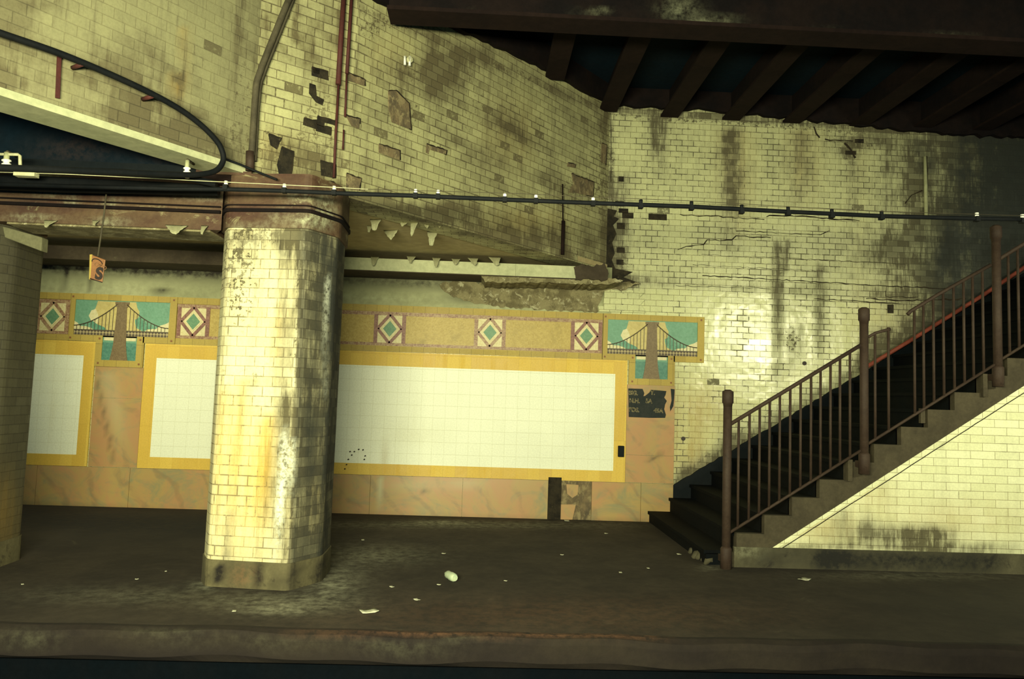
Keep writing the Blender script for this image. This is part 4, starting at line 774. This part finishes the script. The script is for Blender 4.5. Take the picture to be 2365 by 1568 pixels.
MB().tube([onF(a, b) for a, b in [(676, -20), (660, 15), (640, 65), (608, 145), (594, 185), (591, 205), (587, 260), (583, 330), (580, 372)]], .026, 10).build('conduit', M['pipe'], t)
MB().tube([onF(a, b, .03) for a, b in [(684, -20), (668, 20), (648, 70), (617, 148), (603, 186), (599, 206), (594, 260), (590, 330), (588, 372)]], .018, 8).build('conduit', M['pipe'], t)
MB().tube([onF(578, 350), onF(577, 395)], .034, 10).build('coupling', M['iron'], t)
t = thing('red_pipe', 'wider dark red pipe on the wall above the tiled column', 'pipe', onF(785, 150))
MB().tube([onF(a, b) for a, b in [(795, -20), (788, 80), (781, 195)]], .022, 10).build('pipe', M['redpipe'], t)
MB().tube([onF(a, b, .03) for a, b in [(782, 195), (776, 300), (771, 410)]], .011, 8).build('rod', M['redpipe'], t)
t = thing('red_pipe', 'narrower dark red pipe right beside the wider one above the tiled column', 'pipe', onF(803, 150))
MB().tube([onF(a, b, .05) for a, b in [(813, -20), (806, 90), (801, 170)]], .015, 10).build('pipe', M['redpipe'], t)
MB().tube([onF(a, b, .04) for a, b in [(801, 170), (797, 270)]], .009, 8).build('rod', M['redpipe'], t)
MB().tube([onF(a, b, .04) for a, b in [(794, 300), (792, 345)]], .008, 8).build('rod', M['redpipe'], t)
def onO(a, b, d=.03): return onplane(a, b, A0+nO*d, nO)
t = thing('drain_pipe', 'thin rusty pipe low on the oblique wall, near its right corner', 'pipe', onO(1300, 520))
MB().tube([onO(1299, 425), onO(1300, 520)], .008, 8).build('rod', M['steel'], t)
MB().tube([onO(1301, 510), onO(1299, 588)], .022, 8).build('pipe', M['steel'], t)
t = thing('rust_strap', 'short rusty strap hanging below the looped cable at far left', 'strap', onL(135, 180, .02))
a, b, c, d = [onL(x, y, .012) for x, y in ((131, 130), (140, 133), (136, 228), (127, 226))]
MB().prism([a, b, c, d], nL*.012).build('strap', M['redpipe'], t)
t = thing('wall_fitting', 'small white fitting on the oblique wall right of the red pipes', 'fitting', onO(940, 140))
a = onO(940, 140, .0); MB().tube([a, a+nO*.05], .03, 8).build('base', M['wire'], t); MB().tube([onO(935, 130, .04), onO(935, 150, .04)], .012, 8).build('tube', M['porcelain'], t); MB().tube([onO(946, 130, .04), onO(946, 152, .04)], .012, 8).build('tube', M['porcelain'], t)
t = thing('wall_pipe', 'pale vertical pipe on the dark stained wall high above the stairs', 'pipe', atY(2138, 430, D-.03))
MB().tube([atY(2136, 362, D-.03), atY(2138, 430, D-.03), atY(2139, 500, D-.03)], [.02, .024, .024], 8).build('pipe', M['plaster'], t)
# insulators
def insulator(px, y0, y1, Y, r, label, frame):
    p0 = atY(px, y0, Y); p1 = atY(px, y1, Y); t = thing('insulator', label, 'insulator', p0)
    n = 13; pts = [p0+(p1-p0)*i/(n-1) for i in range(n)]; rr = [r*(1 if i % 4 in (1, 2) else .62) for i in range(n)]
    MB().tube(pts, rr, 12).build('porcelain_body', M['porcelain'], t)
    MB().tube([p0+Vector((0, 0, .05)), p0], r*.6, 10).build('cap', M['plaster'], t)
    MB().tube([p0+Vector((0, 0, .05)), p0+Vector((0, 0, .055)), p0+Vector((0, .12, .06))], r*.4, 8).build('mounting_pin', M['pipe'], t)
    return t
insulator(432, 386, 411, 5.52, .026, 'white ribbed insulator hanging below the pale soffit left of the column', 0)
t = insulator(15, 368, 394, 5.5, .032, 'white ribbed insulator in a bent bracket at the far left edge', 1)
MB().tube([atY(a, b, 5.5) for a, b in [(-20, 356), (42, 357), (46, 360), (47, 396)]], .012, 6).build('bracket_arm', M['wire'], t)
a = atY(39, 397, 5.5); b = atY(87, 404, 5.5); MB().box((a.x, 5.46, b.z-.02), (b.x, 5.52, a.z-.005)).build('bracket_plate', M['wire'], t)
# pendant sign
SYY = 5.85
t = thing('pendant_sign', 'small orange sign with a black S hanging on a rod under the girder', 'sign', atY(225, 620, SYY))
c = [atY(a, b, SYY) for a, b in ((211, 588), (243, 600), (236, 652), (207, 645))]
MB().prism(c, (0, .012, 0)).build('sign_plate', M['sign'], t, bevel=.004)
MB().tube([atY(248, 425, SYY), atY(239, 505, SYY), atY(226, 592, SYY)], .0065, 6).build('hanging_rod', M['pipe'], t)
MB().prism([c[0]+Vector((-.012, -.001, 0)), c[0]+Vector((.006, -.001, .002)), c[3]+Vector((.006, -.001, 0)), c[3]+Vector((-.004, -.001, 0))], (0, .012, 0)).build('edge', M['olive'], t)
text('S', atY(218.5, 643, SYY-.003), .125, SYY, M['ink'], t, 'sign_letter', -.10, .0012, .95).data.transform(Matrix.Translation((0, 0, 0)))
text('OP', atY(216, 613, SYY-.003), .045, SYY, M['inkfade'], t, 'sign_lettering', -.30, .001)
text('TO', atY(226, 619, SYY-.003), .045, SYY, M['inkfade'], t, 'sign_lettering', -.25, .001)
arc = [atY(224.5-12*math.cos(q)-1*math.sin(q), 605-9*math.sin(q)-3.2*math.cos(q)+2, SYY-.003) for q in [math.pi*i/12 for i in range(13)]]
MB().tube(arc, .0038, 5).build('sign_arc', M['ink'], t)
MB().tube([atY(208, 643, SYY-.003), atY(236, 652, SYY-.003)], .004, 5).build('lower_border', M['ink'], t)

# ================================================================== PEELING PAINT
def flake(px, py, w, h, z, label, plane=None):
    p = plane if plane is not None else atZ(px, py, z)
    t = thing('paint_flake', label, 'paint flake', p, 'paint flakes peeling from the low ceiling')
    s = (p-CAM).dot(FW)/F; W = w*s; Hh = h*s; n = 6; vs = []; fs = []; a = random.uniform(-.5, .5) if plane is None else 0.0; skew = random.uniform(-.3, .3)
    for j in range(n+1):
        q = j/n; ww = W*(1-q*random.uniform(.65, .95))
        for i in range(5):
            r = i/4-.5; vs.append(p+Vector((ww*r*math.cos(a)+skew*Hh*q, ww*r*math.sin(a)-Hh*.55*math.sin(q*1.6)-.03*(r*2)**2*q, -Hh*q+.002)))
    for j in range(n):
        for i in range(4): fs.append((j*5+i, j*5+i+1, (j+1)*5+i+1, (j+1)*5+i))
    m = MB(); m.add(vs, fs, True); o = m.build('curl', M['flake'], t); so = o.modifiers.new('solid', 'SOLIDIFY'); so.thickness = .003
flk = [(868, 507, 30, 30, 'Leftmost big triangular flake of peeling paint under the low ceiling'), (855, 522, 16, 18, 'small flake just below the leftmost big flake of peeling paint'), (903, 532, 40, 26, 'jagged double-pointed flake of peeling paint under the low ceiling'), (935, 512, 22, 14, 'short flake left of the long twisted one under the low ceiling'), (958, 512, 20, 40, 'long twisted strip of peeling paint under the low ceiling'), (985, 517, 16, 14, 'small round flake right of the long twisted paint strip'), (999, 535, 26, 38, 'pale pointed flake hanging lowest from the middle of the low ceiling'), (1015, 520, 10, 8, 'tiny flake above the pale pointed one under the low ceiling')]
for a, b, w, h, l in flk: flake(a, b, w, h, CZ-.003, l)
flk2 = [(866, 593, 20, 24, 'First flake from the left curling over the pale ledge at the back wall'), (950, 592, 22, 18, 'Second flake from the left curling over the pale ledge at the back wall'), (1008, 595, 20, 26, 'Third flake from the left curling over the pale ledge at the back wall'), (1053, 598, 22, 16, 'Fourth flake from the left curling over the pale ledge at the back wall'), (1092, 596, 26, 20, 'Fifth flake from the left curling over the pale ledge at the back wall'), (1142, 594, 30, 22, 'Rightmost flake curling over the pale ledge at the back wall')]
for a, b, w, h, l in flk2: flake(a, b, w, h, 0, l, atY(a, b, LEDY-.04))
for a, b, w, h, l in [(118, 510, 30, 20, 'pale flake under the girder close to the left-hand pillar'), (408, 521, 52, 24, 'wide white flake under the girder left of the tiled column'), (222, 510, 16, 14, 'white flake on the girder beside the sign rod'), (473, 522, 16, 24, 'small white flake on the girder edge right beside the tiled column')]:
    flake(a, b, w, h, 0, l, atY(a, b, gy-.012))

# ================================================================== LITTER
p = atZ(1042, 1340, .0); t = thing('crushed_bottle', 'crushed cloudy green plastic bottle lying on the platform floor', 'bottle', p)
d = (atZ(1056, 1342, .0)-atZ(1029, 1328, .0)).normalized(); c = p+Vector((0, 0, .032))
MB().tube([c-d*.075, c-d*.06, c-d*.03, c+d*.01, c+d*.05, c+d*.07], [.022, .034, .031, .036, .034, .024], 10).build('body', M['bottle'], t)
MB().tube([c-d*.11, c-d*.075], [.014, .018], 8).build('neck', M['bottle'], t)
def scrap(px, py, w, label, name='paper_scrap', mat='paper', cat='paper scrap', grp='paper scraps on the platform floor'):
    p = atZ(px, py, .004); a = random.uniform(0, 3.14); r = w*(p-CAM).dot(FW)/F
    vs = []
    for i in range(5):
        for j in range(4):
            q = Vector(((i/4-.5)*r*1.5, (j/3-.5)*r*1.1, 0)); vs.append(p+Vector((q.x*math.cos(a)-q.y*math.sin(a), q.x*math.sin(a)+q.y*math.cos(a), .10*r*random.random()+.06*r*abs(i-2))))
    m = MB(); m.add(vs, [(i*4+j, (i+1)*4+j, (i+1)*4+j+1, i*4+j+1) for i in range(4) for j in range(3)], True)
    o = m.build(name, M[mat]); tag(o, label, cat, grp); s = o.modifiers.new('solid', 'SOLIDIFY'); s.thickness = .003
scrap(852, 1413, 26, 'flat pale paper nearest the platform edge, in front of the column', 'paper_sheet', cat='paper'); scrap(1858, 1339, 18, 'small white paper on the floor in front of the stair wall', 'paper_sheet', cat='paper')
for a, b, w, l in [(963, 1385, 10, 'tiny pale scrap between the crushed bottle and the flat pale paper'), (1014, 1350, 6, 'tiny yellowish scrap just below left of the crushed bottle'), (1168, 1341, 5, 'tiny scrap on the floor right of the crushed bottle'), (1298, 1281, 5, 'tiny scrap on the open floor below the bare wall patch'), (1433, 1322, 6, 'tiny scrap on the floor midway between bottle and railing foot'), (1497, 1312, 5, 'tiny scrap left of the railing foot'), (1568, 1280, 7, 'small pale scrap lying at the foot of the lowest stair'), (905, 1355, 7, 'tiny whitish scrap right of the column foot'), (1025, 1278, 6, 'tiny scrap on the floor above the crushed bottle'), (541, 1411, 8, 'small pale scrap on the floor in front of the column foot'), (316, 1337, 5, 'tiny scrap on the dark floor left of the column'), (383, 1319, 4, 'speck of paper on the floor nearest the column left side'), (1309, 1203, 10, 'small pale scrap lying against the bare wall patch'), (1400, 1232, 5, 'tiny scrap on the floor right of the bare wall patch'), (838, 1247, 6, 'tiny scrap on the floor just behind the column, right side'), (52, 1349, 5, 'speck of paper on the floor in front of the left-hand pillar')]:
    scrap(a, b, w, l)
